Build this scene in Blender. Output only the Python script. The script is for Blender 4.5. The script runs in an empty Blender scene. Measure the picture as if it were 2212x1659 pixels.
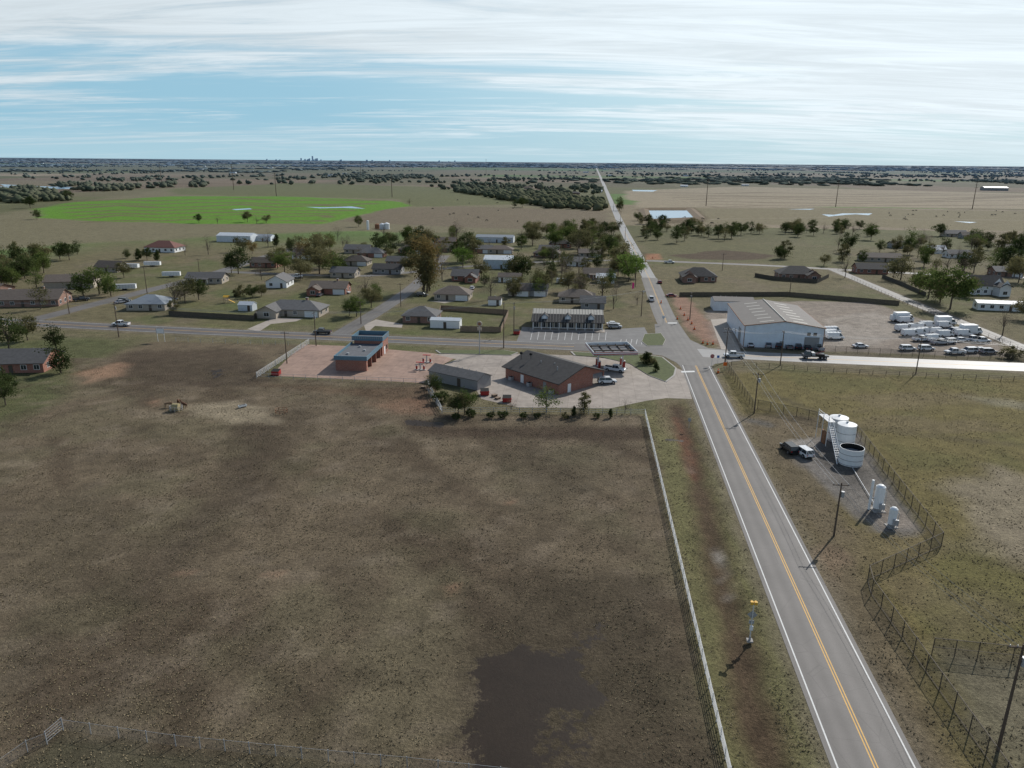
import bpy, math, random
import numpy as np
from mathutils import Vector, Matrix
random.seed(7); rng = np.random.default_rng(7)
rad = math.radians
SC = bpy.context.scene
SC.view_settings.view_transform = 'Standard'
SC.view_settings.look = 'None'
SC.view_settings.exposure = 0
COL = SC.collection

# ---------------------------------------------------------------- survey
# Ground coordinates (metres) are surveyed from the aerial photo: a photo
# station (u,v) is intersected with the real ground plane (or height z).
PW, PH, PF = 2212., 1659., 1587.
CH = 54.0
R = Matrix.Rotation(rad(90-16.9), 3, 'X') @ Matrix.Rotation(rad(0.5), 3, 'Z')
def G(u, v, z=0.0):
    d = R @ Vector((u-PW/2, -(v-PH/2), -PF))
    t = (z-CH)/d.z
    return Vector((d.x*t, d.y*t, z))
def GL(pts, z=0.0):
    return [G(u, v, z) for u, v in pts]
ROT = -rad(6.0)          # street grid direction
EW = ROT; NS = ROT+math.pi/2

# ---------------------------------------------------------------- noise
def vnoise(x, y, seed=0):
    xi = np.floor(x).astype(np.int64); yi = np.floor(y).astype(np.int64)
    fx = x-xi; fy = y-yi
    fx = fx*fx*(3-2*fx); fy = fy*fy*(3-2*fy)
    def h(a, b):
        n = (a*374761393 + b*668265263 + seed*144269504) & 0xffffffff
        n = ((n ^ (n >> 13))*1274126177) & 0xffffffff
        n = n ^ (n >> 16)
        return n/4294967296.0
    return (h(xi, yi)*(1-fx)+h(xi+1, yi)*fx)*(1-fy)+(h(xi, yi+1)*(1-fx)+h(xi+1, yi+1)*fx)*fy
def fbm(x, y, seed=0, o=4):
    s = 0; a = .5; t = 0
    for i in range(o):
        s = s+a*vnoise(x, y, seed+i*17); t += a; a *= .5; x = x*2.03+5.1; y = y*2.03+3.7
    return s/t
def sstep(e0, e1, x):
    t = np.clip((x-e0)/(e1-e0), 0, 1); return t*t*(3-2*t)

# ---------------------------------------------------------------- materials
def nodes(m):
    m.use_nodes = True
    return m.node_tree.nodes, m.node_tree.links
def mat(name, col, rough=.8, var=.15, scale=1.5, bump=0.0, bscale=20, metal=0.0, spec=.3, rnd=0.0, coord='Object'):
    m = bpy.data.materials.new(name); N, L = nodes(m)
    b = N['Principled BSDF']
    b.inputs['Roughness'].default_value = rough
    b.inputs['Metallic'].default_value = metal
    b.inputs['Specular IOR Level'].default_value = spec
    tc = N.new('ShaderNodeTexCoord')
    n = N.new('ShaderNodeTexNoise'); n.inputs['Scale'].default_value = scale; n.inputs['Detail'].default_value = 6
    n.inputs['Roughness'].default_value = .65
    if coord == 'World':
        g = N.new('ShaderNodeNewGeometry'); src = g.outputs['Position']
    else:
        src = tc.outputs[coord]
    L.new(src, n.inputs['Vector'])
    mr = N.new('ShaderNodeMapRange'); mr.inputs[1].default_value = .25; mr.inputs[2].default_value = .75
    mr.inputs[3].default_value = 1-var; mr.inputs[4].default_value = 1+var
    L.new(n.outputs['Fac'], mr.inputs[0])
    v = mr.outputs[0]
    if rnd > 0:
        oi = N.new('ShaderNodeObjectInfo')
        m2 = N.new('ShaderNodeMapRange'); m2.inputs[3].default_value = 1-rnd; m2.inputs[4].default_value = 1+rnd
        L.new(oi.outputs['Random'], m2.inputs[0])
        mm = N.new('ShaderNodeMath'); mm.operation = 'MULTIPLY'
        L.new(v, mm.inputs[0]); L.new(m2.outputs[0], mm.inputs[1]); v = mm.outputs[0]
    vm = N.new('ShaderNodeVectorMath'); vm.operation = 'SCALE'; vm.inputs[0].default_value = col[:3]
    L.new(v, vm.inputs['Scale'])
    L.new(vm.outputs[0], b.inputs['Base Color'])
    if bump > 0:
        n2 = N.new('ShaderNodeTexNoise'); n2.inputs['Scale'].default_value = bscale; n2.inputs['Detail'].default_value = 5
        L.new(src, n2.inputs['Vector'])
        bp = N.new('ShaderNodeBump'); bp.inputs['Strength'].default_value = bump; bp.inputs['Distance'].default_value = .05
        L.new(n2.outputs['Fac'], bp.inputs['Height']); L.new(bp.outputs[0], b.inputs['Normal'])
    return m

def brickmat(name, c1, c2, mortar=(.35, .3, .27)):
    m = bpy.data.materials.new(name); N, L = nodes(m); b = N['Principled BSDF']; b.inputs['Roughness'].default_value = .9
    tc = N.new('ShaderNodeTexCoord'); sx = N.new('ShaderNodeSeparateXYZ'); cx = N.new('ShaderNodeCombineXYZ')
    L.new(tc.outputs['Object'], sx.inputs[0])
    ad = N.new('ShaderNodeMath'); L.new(sx.outputs[0], ad.inputs[0]); L.new(sx.outputs[1], ad.inputs[1])
    L.new(ad.outputs[0], cx.inputs[0]); L.new(sx.outputs[2], cx.inputs[1])
    br = N.new('ShaderNodeTexBrick'); br.inputs['Scale'].default_value = 1.0
    br.inputs['Brick Width'].default_value = .3; br.inputs['Row Height'].default_value = .1; br.inputs['Mortar Size'].default_value = .008
    br.inputs['Color1'].default_value = (*c1, 1); br.inputs['Color2'].default_value = (*c2, 1); br.inputs['Mortar'].default_value = (*mortar, 1)
    L.new(cx.outputs[0], br.inputs['Vector'])
    n = N.new('ShaderNodeTexNoise'); n.inputs['Scale'].default_value = .8; n.inputs['Detail'].default_value = 5
    L.new(tc.outputs['Object'], n.inputs['Vector'])
    mr = N.new('ShaderNodeMapRange'); mr.inputs[3].default_value = .7; mr.inputs[4].default_value = 1.3; L.new(n.outputs['Fac'], mr.inputs[0])
    vm = N.new('ShaderNodeVectorMath'); vm.operation = 'SCALE'; L.new(br.outputs['Color'], vm.inputs[0]); L.new(mr.outputs[0], vm.inputs['Scale'])
    L.new(vm.outputs[0], b.inputs['Base Color'])
    return m

def leafmat(name, dark, light, tr=.38):
    m = bpy.data.materials.new(name); N, L = nodes(m)
    N.remove(N['Principled BSDF']); out = N['Material Output']
    tc = N.new('ShaderNodeTexCoord'); n = N.new('ShaderNodeTexNoise'); n.inputs['Scale'].default_value = 7; n.inputs['Detail'].default_value = 4
    L.new(tc.outputs['Object'], n.inputs['Vector'])
    oi = N.new('ShaderNodeObjectInfo')
    ad = N.new('ShaderNodeMath'); ad.operation = 'MULTIPLY_ADD'; ad.inputs[1].default_value = .5; L.new(oi.outputs['Random'], ad.inputs[0]); L.new(n.outputs['Fac'], ad.inputs[2])
    mr = N.new('ShaderNodeMapRange'); mr.inputs[1].default_value = .45; mr.inputs[2].default_value = 1.05; L.new(ad.outputs[0], mr.inputs[0])
    mx = N.new('ShaderNodeMix'); mx.data_type = 'RGBA'; mx.inputs[6].default_value = (*dark, 1); mx.inputs[7].default_value = (*light, 1)
    L.new(mr.outputs[0], mx.inputs[0])
    d = N.new('ShaderNodeBsdfDiffuse'); t = N.new('ShaderNodeBsdfTranslucent'); ms = N.new('ShaderNodeMixShader'); ms.inputs[0].default_value = tr
    L.new(mx.outputs[2], d.inputs[0]); L.new(mx.outputs[2], t.inputs[0]); L.new(d.outputs[0], ms.inputs[1]); L.new(t.outputs[0], ms.inputs[2])
    L.new(ms.outputs[0], out.inputs[0])
    return m

def ribmat(name, col, scale, axis='X', rough=.45, dark=.72):
    m = mat(name, col, rough, .12, .5); N, L = nodes(m); b = N['Principled BSDF']
    tc = N.new('ShaderNodeTexCoord'); w = N.new('ShaderNodeTexWave'); w.bands_direction = axis; w.inputs['Scale'].default_value = scale
    L.new(tc.outputs['Object'], w.inputs['Vector'])
    bp = N.new('ShaderNodeBump'); bp.inputs['Strength'].default_value = .5; bp.inputs['Distance'].default_value = .05
    L.new(w.outputs['Fac'], bp.inputs['Height']); L.new(bp.outputs[0], b.inputs['Normal'])
    vm = b.inputs['Base Color'].links[0].from_node
    mr = N.new('ShaderNodeMapRange'); mr.inputs[3].default_value = dark; mr.inputs[4].default_value = 1.0; L.new(w.outputs['Fac'], mr.inputs[0])
    v2 = N.new('ShaderNodeVectorMath'); v2.operation = 'SCALE'; L.new(vm.outputs[0], v2.inputs[0]); L.new(mr.outputs[0], v2.inputs['Scale'])
    L.new(v2.outputs[0], b.inputs['Base Color'])
    return m

M = {}
M['white'] = mat('white_paint', (.75, .76, .76), .5, .08, 2)
M['whitemetal'] = ribmat('white_metal_siding', (.70, .75, .8), 4, 'X')
M['bluewhite'] = ribmat('pale_blue_siding', (.55, .63, .7), 4, 'X')
M['warewall'] = ribmat('warehouse_siding', (.72, .79, .86), 3, 'X', dark=.9)
M['wareroof'] = ribmat('warehouse_roof', (.155, .14, .128), .6, 'Y', .75, .75)
M['tan'] = mat('tan_siding', (.38, .33, .27), .8, .1, 1)
M['grey'] = mat('grey_siding', (.26, .26, .26), .8, .1, 1)
M['brick'] = brickmat('red_brick', (.30, .10, .06), (.22, .075, .045))
M['brick2'] = brickmat('brown_brick', (.25, .13, .09), (.19, .09, .06))
M['rf_dark'] = mat('dark_shingles', (.050, .048, .047), .85, .35, 1.2, .3, 8)
M['rf_grey'] = mat('grey_shingles', (.115, .112, .11), .85, .25, 1.2, .3, 8, rnd=.25)
M['rf_brown'] = mat('brown_shingles', (.11, .09, .075), .85, .25, 1.2, .3, 8, rnd=.25)
M['rf_metal'] = ribmat('metal_roof', (.26, .29, .32), 1.0, 'X', .5)
M['rf_white'] = ribmat('white_roof', (.56, .60, .63), 1.0, 'X', .5)
M['rf_red'] = mat('red_roof', (.16, .075, .06), .8, .2, 1.5)
M['glass'] = mat('window_glass', (.03, .035, .04), .1, .1, 1, spec=.6)
M['dark'] = mat('dark_opening', (.02, .02, .02), .9, .1, 1)
M['bluetrim'] = mat('blue_parapet', (.10, .18, .235), .5, .12, 1.5)
M['asph_roof'] = mat('flat_roof', (.12, .125, .135), .9, .25, .8)
M['steel'] = mat('galvanised_steel', (.36, .37, .38), .5, .15, 2, metal=.2)
M['fencewhite'] = mat('weathered_white_pipe', (.55, .55, .53), .5, .15, 3)
M['rust'] = mat('rust', (.22, .11, .06), .85, .4, 2)
M['redp'] = mat('red_paint', (.34, .03, .025), .5, .15, 2)
M['wood'] = mat('pole_wood', (.11, .08, .06), .9, .3, 3)
M['fwood'] = mat('fence_wood', (.22, .16, .115), .9, .3, 2)
M['fwood2'] = mat('old_fence_wood', (.085, .075, .06), .9, .3, 2)
M['brpost'] = mat('brown_post', (.085, .066, .05), .7, .2, 2)
M['tire'] = mat('tire', (.02, .02, .02), .9, .1, 2)
M['chrome'] = mat('rim', (.4, .4, .42), .3, .1, 2, metal=.8)
M['lamp'] = mat('head_lamp', (.8, .8, .75), .2, .05, 2)
M['tail'] = mat('tail_lamp', (.4, .02, .02), .3, .05, 2)
M['yellow'] = mat('yellow_housing', (.70, .40, .05), .45, .08, 3)
M['orange'] = mat('orange_plastic', (.75, .15, .02), .5, .08, 3)
M['hay'] = mat('hay', (.34, .28, .15), .95, .3, 3, .8, 15)
M['bark'] = mat('bark', (.11, .085, .065), .95, .3, 6)
M['concrete_k'] = mat('kerb_concrete', (.34, .32, .295), .85, .15, 2)
M['pink'] = mat('pink_cloth', (.8, .05, .25), .7, .1, 2)
M['sol'] = mat('solar_panel', (.02, .03, .07), .2, .1, 2, spec=.6)
M['black'] = mat('black_paint', (.015, .015, .017), .3, .1, 2, spec=.5)
M['bluesign'] = mat('blue_sign', (.03, .15, .5), .5, .1, 2)
M['soilb'] = mat('bank_soil', (.14, .10, .06), .95, .3, .3, coord='World')
M['striproof'] = mat('tan_metal_panels', (.34, .325, .285), .55, .12, 1)

def mesh_fabric(name, col, cover):
    m = bpy.data.materials.new(name); N, L = nodes(m); b = N['Principled BSDF']
    b.inputs['Base Color'].default_value = (*col, 1); b.inputs['Roughness'].default_value = .6
    t = N.new('ShaderNodeBsdfTransparent'); ms = N.new('ShaderNodeMixShader'); ms.inputs[0].default_value = cover
    n = N.new('ShaderNodeTexNoise'); n.inputs['Scale'].default_value = 3
    mr = N.new('ShaderNodeMapRange'); mr.inputs[3].default_value = cover*.6; mr.inputs[4].default_value = cover*1.4
    L.new(n.outputs['Fac'], mr.inputs[0]); L.new(mr.outputs[0], ms.inputs[0])
    L.new(t.outputs[0], ms.inputs[1]); L.new(b.outputs[0], ms.inputs[2]); L.new(ms.outputs[0], N['Material Output'].inputs[0])
    return m
M['link'] = mesh_fabric('chain_link_fabric', (.07, .062, .05), .30)
M['linkg'] = mesh_fabric('galvanised_mesh', (.3, .3, .3), .12)

# ---------------------------------------------------------------- mesh builder
class MB:
    def __init__(s): s.v = []; s.f = []; s.m = []; s.ml = []
    def mi(s, k):
        if k not in s.ml: s.ml.append(k)
        return s.ml.index(k)
    def poly(s, pts, k):
        n = len(s.v); s.v += [tuple(p) for p in pts]; s.f.append(tuple(range(n, n+len(pts)))); s.m.append(s.mi(k))
    def box(s, c, sz, k, rz=0):
        x, y, z = sz[0]/2, sz[1]/2, sz[2]/2
        cs, sn = math.cos(rz), math.sin(rz); n = len(s.v)
        for a, b, d in [(-x, -y, -z), (x, -y, -z), (x, y, -z), (-x, y, -z), (-x, -y, z), (x, -y, z), (x, y, z), (-x, y, z)]:
            s.v.append((c[0]+a*cs-b*sn, c[1]+a*sn+b*cs, c[2]+d))
        for f in [(0, 3, 2, 1), (4, 5, 6, 7), (0, 1, 5, 4), (1, 2, 6, 5), (2, 3, 7, 6), (3, 0, 4, 7)]:
            s.f.append(tuple(n+i for i in f)); s.m.append(s.mi(k))
    def b0(s, x0, x1, y0, y1, z0, z1, k):
        s.box(((x0+x1)/2, (y0+y1)/2, (z0+z1)/2), (abs(x1-x0), abs(y1-y0), abs(z1-z0)), k)
    def cyl(s, p0, p1, r0, r1, k, n=8, caps=True):
        p0 = Vector(p0); p1 = Vector(p1); d = (p1-p0)
        if d.length < 1e-6: return
        d.normalize()
        a = d.orthogonal().normalized(); b = d.cross(a); st = len(s.v)
        for p, r in ((p0, r0), (p1, r1)):
            for i in range(n):
                t = 2*math.pi*i/n; s.v.append(tuple(p+a*(r*math.cos(t))+b*(r*math.sin(t))))
        for i in range(n):
            j = (i+1) % n; s.f.append((st+i, st+j, st+n+j, st+n+i)); s.m.append(s.mi(k))
        if caps:
            s.f.append(tuple(st+i for i in reversed(range(n)))); s.m.append(s.mi(k))
            s.f.append(tuple(st+n+i for i in range(n))); s.m.append(s.mi(k))
    def slab(s, p, th, k):
        p = [Vector(q) for q in p]; q = [a-Vector((0, 0, th)) for a in p]; n = len(p); st = len(s.v)
        s.v += [tuple(a) for a in p]+[tuple(a) for a in q]
        s.f.append(tuple(st+i for i in range(n))); s.m.append(s.mi(k))
        s.f.append(tuple(st+n+i for i in reversed(range(n)))); s.m.append(s.mi(k))
        for i in range(n):
            j = (i+1) % n; s.f.append((st+j, st+i, st+n+i, st+n+j)); s.m.append(s.mi(k))
    def mesh(s, name, smooth=False):
        me = bpy.data.meshes.new(name); me.from_pydata(s.v, [], s.f)
        for k in s.ml: me.materials.append(M[k] if isinstance(k, str) else k)
        me.polygons.foreach_set('material_index', s.m)
        if smooth: me.polygons.foreach_set('use_smooth', [True]*len(s.f))
        me.update(); return me
    def obj(s, name, parent=None, loc=(0, 0, 0), rz=0, smooth=False):
        o = bpy.data.objects.new(name, s.mesh(name, smooth)); COL.objects.link(o)
        if parent: o.parent = parent
        o.location = loc; o.rotation_euler = (0, 0, rz); return o
def empty(name, loc, rz=0):
    e = bpy.data.objects.new(name, None); e.empty_display_size = .5; COL.objects.link(e); e.location = loc; e.rotation_euler = (0, 0, rz); return e

# ---------------------------------------------------------------- road axes
RC = [G(1893, 1659), G(1690, 1202), G(1503, 790)]
d0 = (RC[0]-RC[2]).normalized()
main_near = [RC[2]+d0*330, RC[0]+d0*20, RC[0], RC[2]]
main_far = [RC[2], G(1440, 697), G(1402, 600), G(1349, 500), G(1326, 450), G(1307, 405)]
vd = (main_far[-1]-main_far[-3]).normalized()
main_far += [main_far[-1]+vd*1500, main_far[-1]+vd*4500, main_far[-1]+vd*12000]
cross_w = GL([(-420, 672), (-200, 684), (0, 694), (170, 703), (430, 716), (700, 727), (1000, 740), (1240, 749), (1470, 760)])
cross_e = GL([(1470, 760), (1600, 768), (1900, 781), (2212, 793), (2600, 808)])
stA = GL([(40, 699), (110, 682), (190, 661), (300, 632), (400, 608), (480, 586), (560, 558), (640, 535)])
stB = GL([(725, 728), (765, 703), (800, 684), (850, 652), (900, 616), (935, 580), (960, 552)])
stC = GL([(1395, 563), (1500, 567), (1650, 573), (1800, 581), (1900, 588), (2212, 600), (2600, 612)])
stD = GL([(1795, 580), (1850, 603), (1950, 645), (2060, 690), (2212, 752), (2400, 830)])
stE = GL([(480, 587), (620, 592), (800, 600), (930, 582), (1100, 568), (1290, 562), (1392, 562)])
ditch = GL([(1462, 880), (1478, 930), (1502, 1010), (1535, 1150), (1575, 1320), (1622, 1500), (1668, 1680), (1720, 1880)])

# ---------------------------------------------------------------- ground
def grow(a, step, g, end):
    out = []; x = a
    while x < end:
        step *= g; x += step; out.append(x)
    return out
xp = grow(210, 1.5, 1.0145, 32000)
xs = np.array([-x for x in reversed(xp)]+list(np.arange(-210, 210.1, 1.5))+xp)
ys = np.array([-1500, -900, -600, -400, -300, -200, -140, -100, -70, -50, -35, -20]+list(np.arange(-10, 460, 1.4))+grow(459, 1.5, 1.0135, 34000))
X, Y = np.meshgrid(xs, ys); X = X.ravel(); Y = Y.ravel(); Z = np.zeros_like(X)
ca, sa = math.cos(ROT), math.sin(ROT)
gu = X*ca+Y*sa; gv = -X*sa+Y*ca          # coordinates along the street grid
def lerpc(col, c, w): return col*(1-w[:, None])+np.array(c)[None, :]*w[:, None]
n1 = fbm(X/60, Y/60, 1); n2 = fbm(X/14, Y/14, 5); n3 = fbm(X/4, Y/4, 9, 3)
C = np.tile(np.array([.135, .117, .066]), (len(X), 1))
C = lerpc(C, (.100, .108, .045), sstep(.45, .65, n1)*.7)
C = lerpc(C, (.16, .13, .09), sstep(.52, .75, n2)*.5)
WET = np.zeros_like(X)
def poly_sd(x, y, P):
    d = np.full(x.shape, 1e18); s = np.ones(x.shape)
    n = len(P); j = n-1
    for i in range(n):
        ex, ey = P[j][0]-P[i][0], P[j][1]-P[i][1]; wx = x-P[i][0]; wy = y-P[i][1]
        t = np.clip((wx*ex+wy*ey)/(ex*ex+ey*ey+1e-9), 0, 1)
        d = np.minimum(d, (wx-ex*t)**2+(wy-ey*t)**2)
        c1 = y >= P[i][1]; c2 = y < P[j][1]; c3 = ex*wy > ey*wx
        fl = (c1 & c2 & c3) | (~c1 & ~c2 & ~c3)
        s = np.where(fl, -s, s); j = i
    return s*np.sqrt(d)
def line_d(x, y, P):
    d = np.full(x.shape, 1e18)
    for i in range(len(P)-1):
        ex, ey = P[i+1][0]-P[i][0], P[i+1][1]-P[i][1]; wx = x-P[i][0]; wy = y-P[i][1]
        t = np.clip((wx*ex+wy*ey)/(ex*ex+ey*ey+1e-9), 0, 1)
        d = np.minimum(d, (wx-ex*t)**2+(wy-ey*t)**2)
    return np.sqrt(d)
def paint(pp, col, soft=2, wob=3, ws=7, a=1.0, wet=None):
    global C
    P = [(p.x, p.y) for p in (GL(pp) if not isinstance(pp[0], Vector) else pp)]
    mg = soft+wob+1
    idx = np.where((X > min(p[0] for p in P)-mg) & (X < max(p[0] for p in P)+mg) & (Y > min(p[1] for p in P)-mg) & (Y < max(p[1] for p in P)+mg))[0]
    if len(idx) == 0: return
    x = X[idx]; y = Y[idx]
    sd = poly_sd(x, y, P)+(fbm(x/ws, y/ws, 33)-.5)*2*wob
    w = (1-sstep(-soft, soft, sd))*a
    if wet is None: C[idx] = lerpc(C[idx], col, w)
    else: WET[idx] = np.maximum(WET[idx], w*wet)
def paintl(pp, width, col, soft=1, wob=.5, ws=5, a=1.0, depth=0):
    P = [(p.x, p.y) for p in (GL(pp) if not isinstance(pp[0], Vector) else pp)]
    mg = width+soft+wob+1
    idx = np.where((X > min(p[0] for p in P)-mg) & (X < max(p[0] for p in P)+mg) & (Y > min(p[1] for p in P)-mg) & (Y < max(p[1] for p in P)+mg))[0]
    if len(idx) == 0: return
    x = X[idx]; y = Y[idx]
    dd = line_d(x, y, P); sd = dd-width+(fbm(x/ws, y/ws, 41)-.5)*2*wob
    w = (1-sstep(-soft, soft, sd))*a
    C[idx] = lerpc(C[idx], col, w)
    if depth: Z[idx] -= depth*np.exp(-(dd/(width*.9))**2)
# far farmland on the section grid
def farmland(cu, cv, y0, y1, seed):
    global C
    ci = np.floor(gu/cu+.31*np.floor(gv/cv)); cj = np.floor(gv/cv)
    h = vnoise(ci*7.3+.01, cj*5.1+.01, seed); h2 = vnoise(ci*3.3+.5, cj*9.1+.5, seed+2)
    pal = np.array([(.135, .12, .072), (.175, .145, .095), (.105, .105, .052), (.095, .115, .048), (.155, .12, .082), (.12, .108, .062), (.22, .18, .125), (.085, .14, .04)])
    k = np.clip((h*1.25-.1)*8, 0, 7).astype(int)
    F = pal[k]*(0.85+.3*h2)[:, None]
    F = F*(.8+.4*fbm(X/90, Y/50, 51))[:, None]
    w = sstep(y0, y1, Y)
    if seed == 77: w = np.maximum(w, sstep(230, 330, np.abs(X)))
    C = C*(1-w[:, None])+F*w[:, None]
farmland(420, 336, 430, 620, 77)
farmland(1300, 1500, 2300, 3000, 177)
def forest_density(x, y):
    # wooded share of the far country (creek bottoms and shelter belts)
    n = .55*fbm(x/1500+3, y/1100, 61, 4)+.45*fbm(x/420, y/1500, 67, 3)
    return sstep(.495, .54, n)*sstep(1700, 2600, y)
fd = forest_density(X, Y)
C = lerpc(C, (.050, .058, .036), fd*.8)

# mid-distance fields
paint([(-300, 500), (60, 455), (380, 405), (900, 400), (1300, 460), (1330, 505), (700, 500), (300, 520), (-300, 560)], (.155, .138, .084), 12, 14, 40)
paint([(370, 408), (640, 395), (960, 405), (1180, 440), (900, 446), (850, 430), (380, 420)], (.115, .118, .055), 10, 12, 60)
paint([(85, 450), (160, 436), (370, 424), (600, 424), (850, 434), (885, 443), (800, 462), (700, 484), (430, 484), (180, 476), (88, 470)], (.095, .20, .022), 5, 10, 40)
for i in range(7):      # winding terraces through the wheat
    v0 = 432+i*7.2; ws = math.sin(i*2.3)
    paintl([(130+i*9, v0+5), (260, v0-1+2*ws), (340, v0+2), (430, v0-1-ws), (520, v0-3+2*ws), (600, v0+1), (700, v0+3*ws), (820-i*22, v0+1)], 11-1.1*i, (.125, .105, .055), 4, 5, 30, .85)
paint([(730, 478), (840, 450), (1000, 446), (1312, 456), (1322, 500), (1200, 498), (960, 490)], (.145, .118, .08), 6, 8, 30)
paint([(1345, 412), (1600, 403), (2212, 418), (2600, 430), (2600, 462), (2212, 452), (1800, 447), (1385, 448)], (.25, .21, .145), 8, 14, 60)
paint([(1385, 450), (1800, 450), (2212, 456), (2600, 466), (2600, 520), (2212, 500), (1800, 488), (1560, 484), (1400, 470)], (.165, .142, .085), 8, 10, 50)
for i in range(7):
    v0 = 416+i*5
    paintl([(1420+i*20, v0), (1550, v0+2*math.cos(i)), (1650, v0+3*math.sin(i*1.7)), (1850, v0+4), (2000, v0+2-2*math.sin(i*2)), (2212, v0+6*math.cos(i))], 13-1.3*i, (.15, .12, .08), 6, 8, 60, .8)
paintl([(1390, 480), (1560, 473), (1800, 470), (2212, 476)], 5, (.21, .18, .125), 4, 6, 60, .7)
paint([(1385, 515), (1500, 520), (1800, 535), (1800, 572), (1500, 562), (1395, 556)], (.115, .108, .055), 4, 6, 20)
paint([(1440, 552), (1560, 540), (1690, 552), (1640, 562), (1500, 560)], (.08, .058, .038), 4, 5, 16)
paint([(1375, 452), (1500, 448), (1530, 470), (1520, 484), (1398, 482)], (.11, .085, .05), 4, 3, 16)
# pasture left of the filling station
field = [(-500, 860), (0, 800), (160, 742), (380, 738), (650, 745), (560, 815), (925, 828), (955, 895), (1393, 897), (1430, 1020), (1480, 1260), (1560, 1640), (1640, 2000), (1000, 2600), (-1200, 2600)]
paint(field, (.136, .106, .070), 1.5, 1.0, 6)
paint([(-500, 860), (0, 740), (150, 728), (300, 740), (180, 790), (120, 860), (0, 930), (-500, 980)], (.085, .094, .040), 4, 4, 12, .85)
fi = np.where((Y < 200) & (Y > -100) & (np.abs(X) < 220))[0]
fx, fy = X[fi], Y[fi]
st = fbm((fx*.8+fy*.6)/9, (fy*.8-fx*.6)/40, 90)    # drainage streaks
inside = (poly_sd(fx, fy, [(p.x, p.y) for p in GL(field)]) < 0)
w = sstep(.49, .66, st)*.68
C[fi] = lerpc(C[fi], (.070, .051, .034), w*inside)
w = sstep(.50, .68, fbm(fx/13, fy/13, 95))*.28
C[fi] = lerpc(C[fi], (.115, .110, .060), w*inside)
w = sstep(.54, .72, fbm(fx/4, fy/4, 99))*.42
C[fi] = lerpc(C[fi], (.20, .16, .115), w*inside)
w = sstep(.54, .70, fbm(fx/6+40, fy/6, 103))*.45
C[fi] = lerpc(C[fi], (.075, .058, .038), w*inside)
paint([(270, 765), (480, 752), (600, 790), (560, 830), (300, 838), (250, 800)], (.070, .052, .036), 4, 5, 12, .8)
paint([(560, 830), (930, 835), (950, 880), (820, 868), (640, 845)], (.10, .064, .04), 2, 4, 9, .75)
paint([(870, 900), (980, 925), (1400, 925), (1520, 950), (1400, 950), (980, 945), (880, 925)], (.062, .044, .030), 2, 3, 9, .9)
paint([(780, 870), (920, 860), (935, 895), (850, 895)], (.20, .115, .075), 2, 3, 7, .6)
paint([(560, 900), (700, 880), (600, 1000), (480, 1150), (330, 1290), (250, 1270), (420, 1080)], (.072, .055, .037), 4, 4, 12, .65)
paint([(0, 1150), (200, 1060), (260, 1100), (120, 1400), (0, 1500)], (.085, .070, .045), 5, 5, 12, .45)
paint([(1100, 1270), (1230, 1230), (1400, 1260), (1460, 1450), (1540, 1660), (1560, 1900), (1000, 1900), (960, 1560), (1000, 1350)], (.066, .052, .034), 5, 4, 9, .85)
paint([(1060, 970), (1270, 960), (1330, 1050), (1240, 1120), (1100, 1090)], (.085, .07, .045), 4, 5, 10, .5)
paint([(-300, 1830), (0, 1675), (137, 1590), (380, 1622), (710, 1655), (1150, 1700), (1600, 1750), (1600, 2400), (-300, 2400)], (.075, .068, .042), .8, .6, 4, .8)  # shadowed band below the fence, painted as darker ground
paint([(400, 872), (520, 868), (575, 880), (585, 910), (500, 915), (420, 900)], (.27, .225, .155), 2, 3, 5, .75)
paint([(280, 885), (370, 890), (360, 905), (290, 905)], (.22, .18, .125), 2, 2, 5, .6)
paint([(160, 808), (255, 782), (282, 788), (262, 812), (190, 826)], (.27, .17, .11), 1.5, 2, 5, .8)
for (a, b, c) in [(397, 1237, 14), (590, 1242, 10), (975, 1268, 16), (335, 870, 14), (1100, 1085, 12)]:
    paint([(a-c, b), (a, b-c*.6), (a+c, b), (a, b+c*.6)], (.28, .17, .11), .8, .7, 2, .6)
# puddles (wet mud)
paint([(1015, 1430), (1060, 1412), (1110, 1400), (1130, 1380), (1180, 1405), (1262, 1395), (1258, 1450), (1305, 1490), (1300, 1530), (1240, 1545), (1190, 1535), (1180, 1600), (1150, 1700), (1040, 1700), (1000, 1600), (1020, 1520)], None, 3.0, 1.2, 3, wet=.95)
paint([(1180, 1350), (1330, 1335), (1350, 1400), (1260, 1430)], None, 2.6, 1.2, 3, wet=.5)
paint([(960, 1540), (1290, 1540), (1280, 1640), (1330, 1900), (960, 1900)], None, 2.6, 1.2, 3, wet=.52)
paint([(868, 905), (960, 912), (960, 925), (880, 920)], None, 1.2, .8, 3, wet=.9)
paint([(450, 800), (490, 795), (480, 815), (455, 822)], None, 1.5, .8, 3, wet=.7)
paint([(1430, 946), (1480, 946), (1480, 954), (1430, 952)], None, 1, .5, 3, wet=.7)
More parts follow.
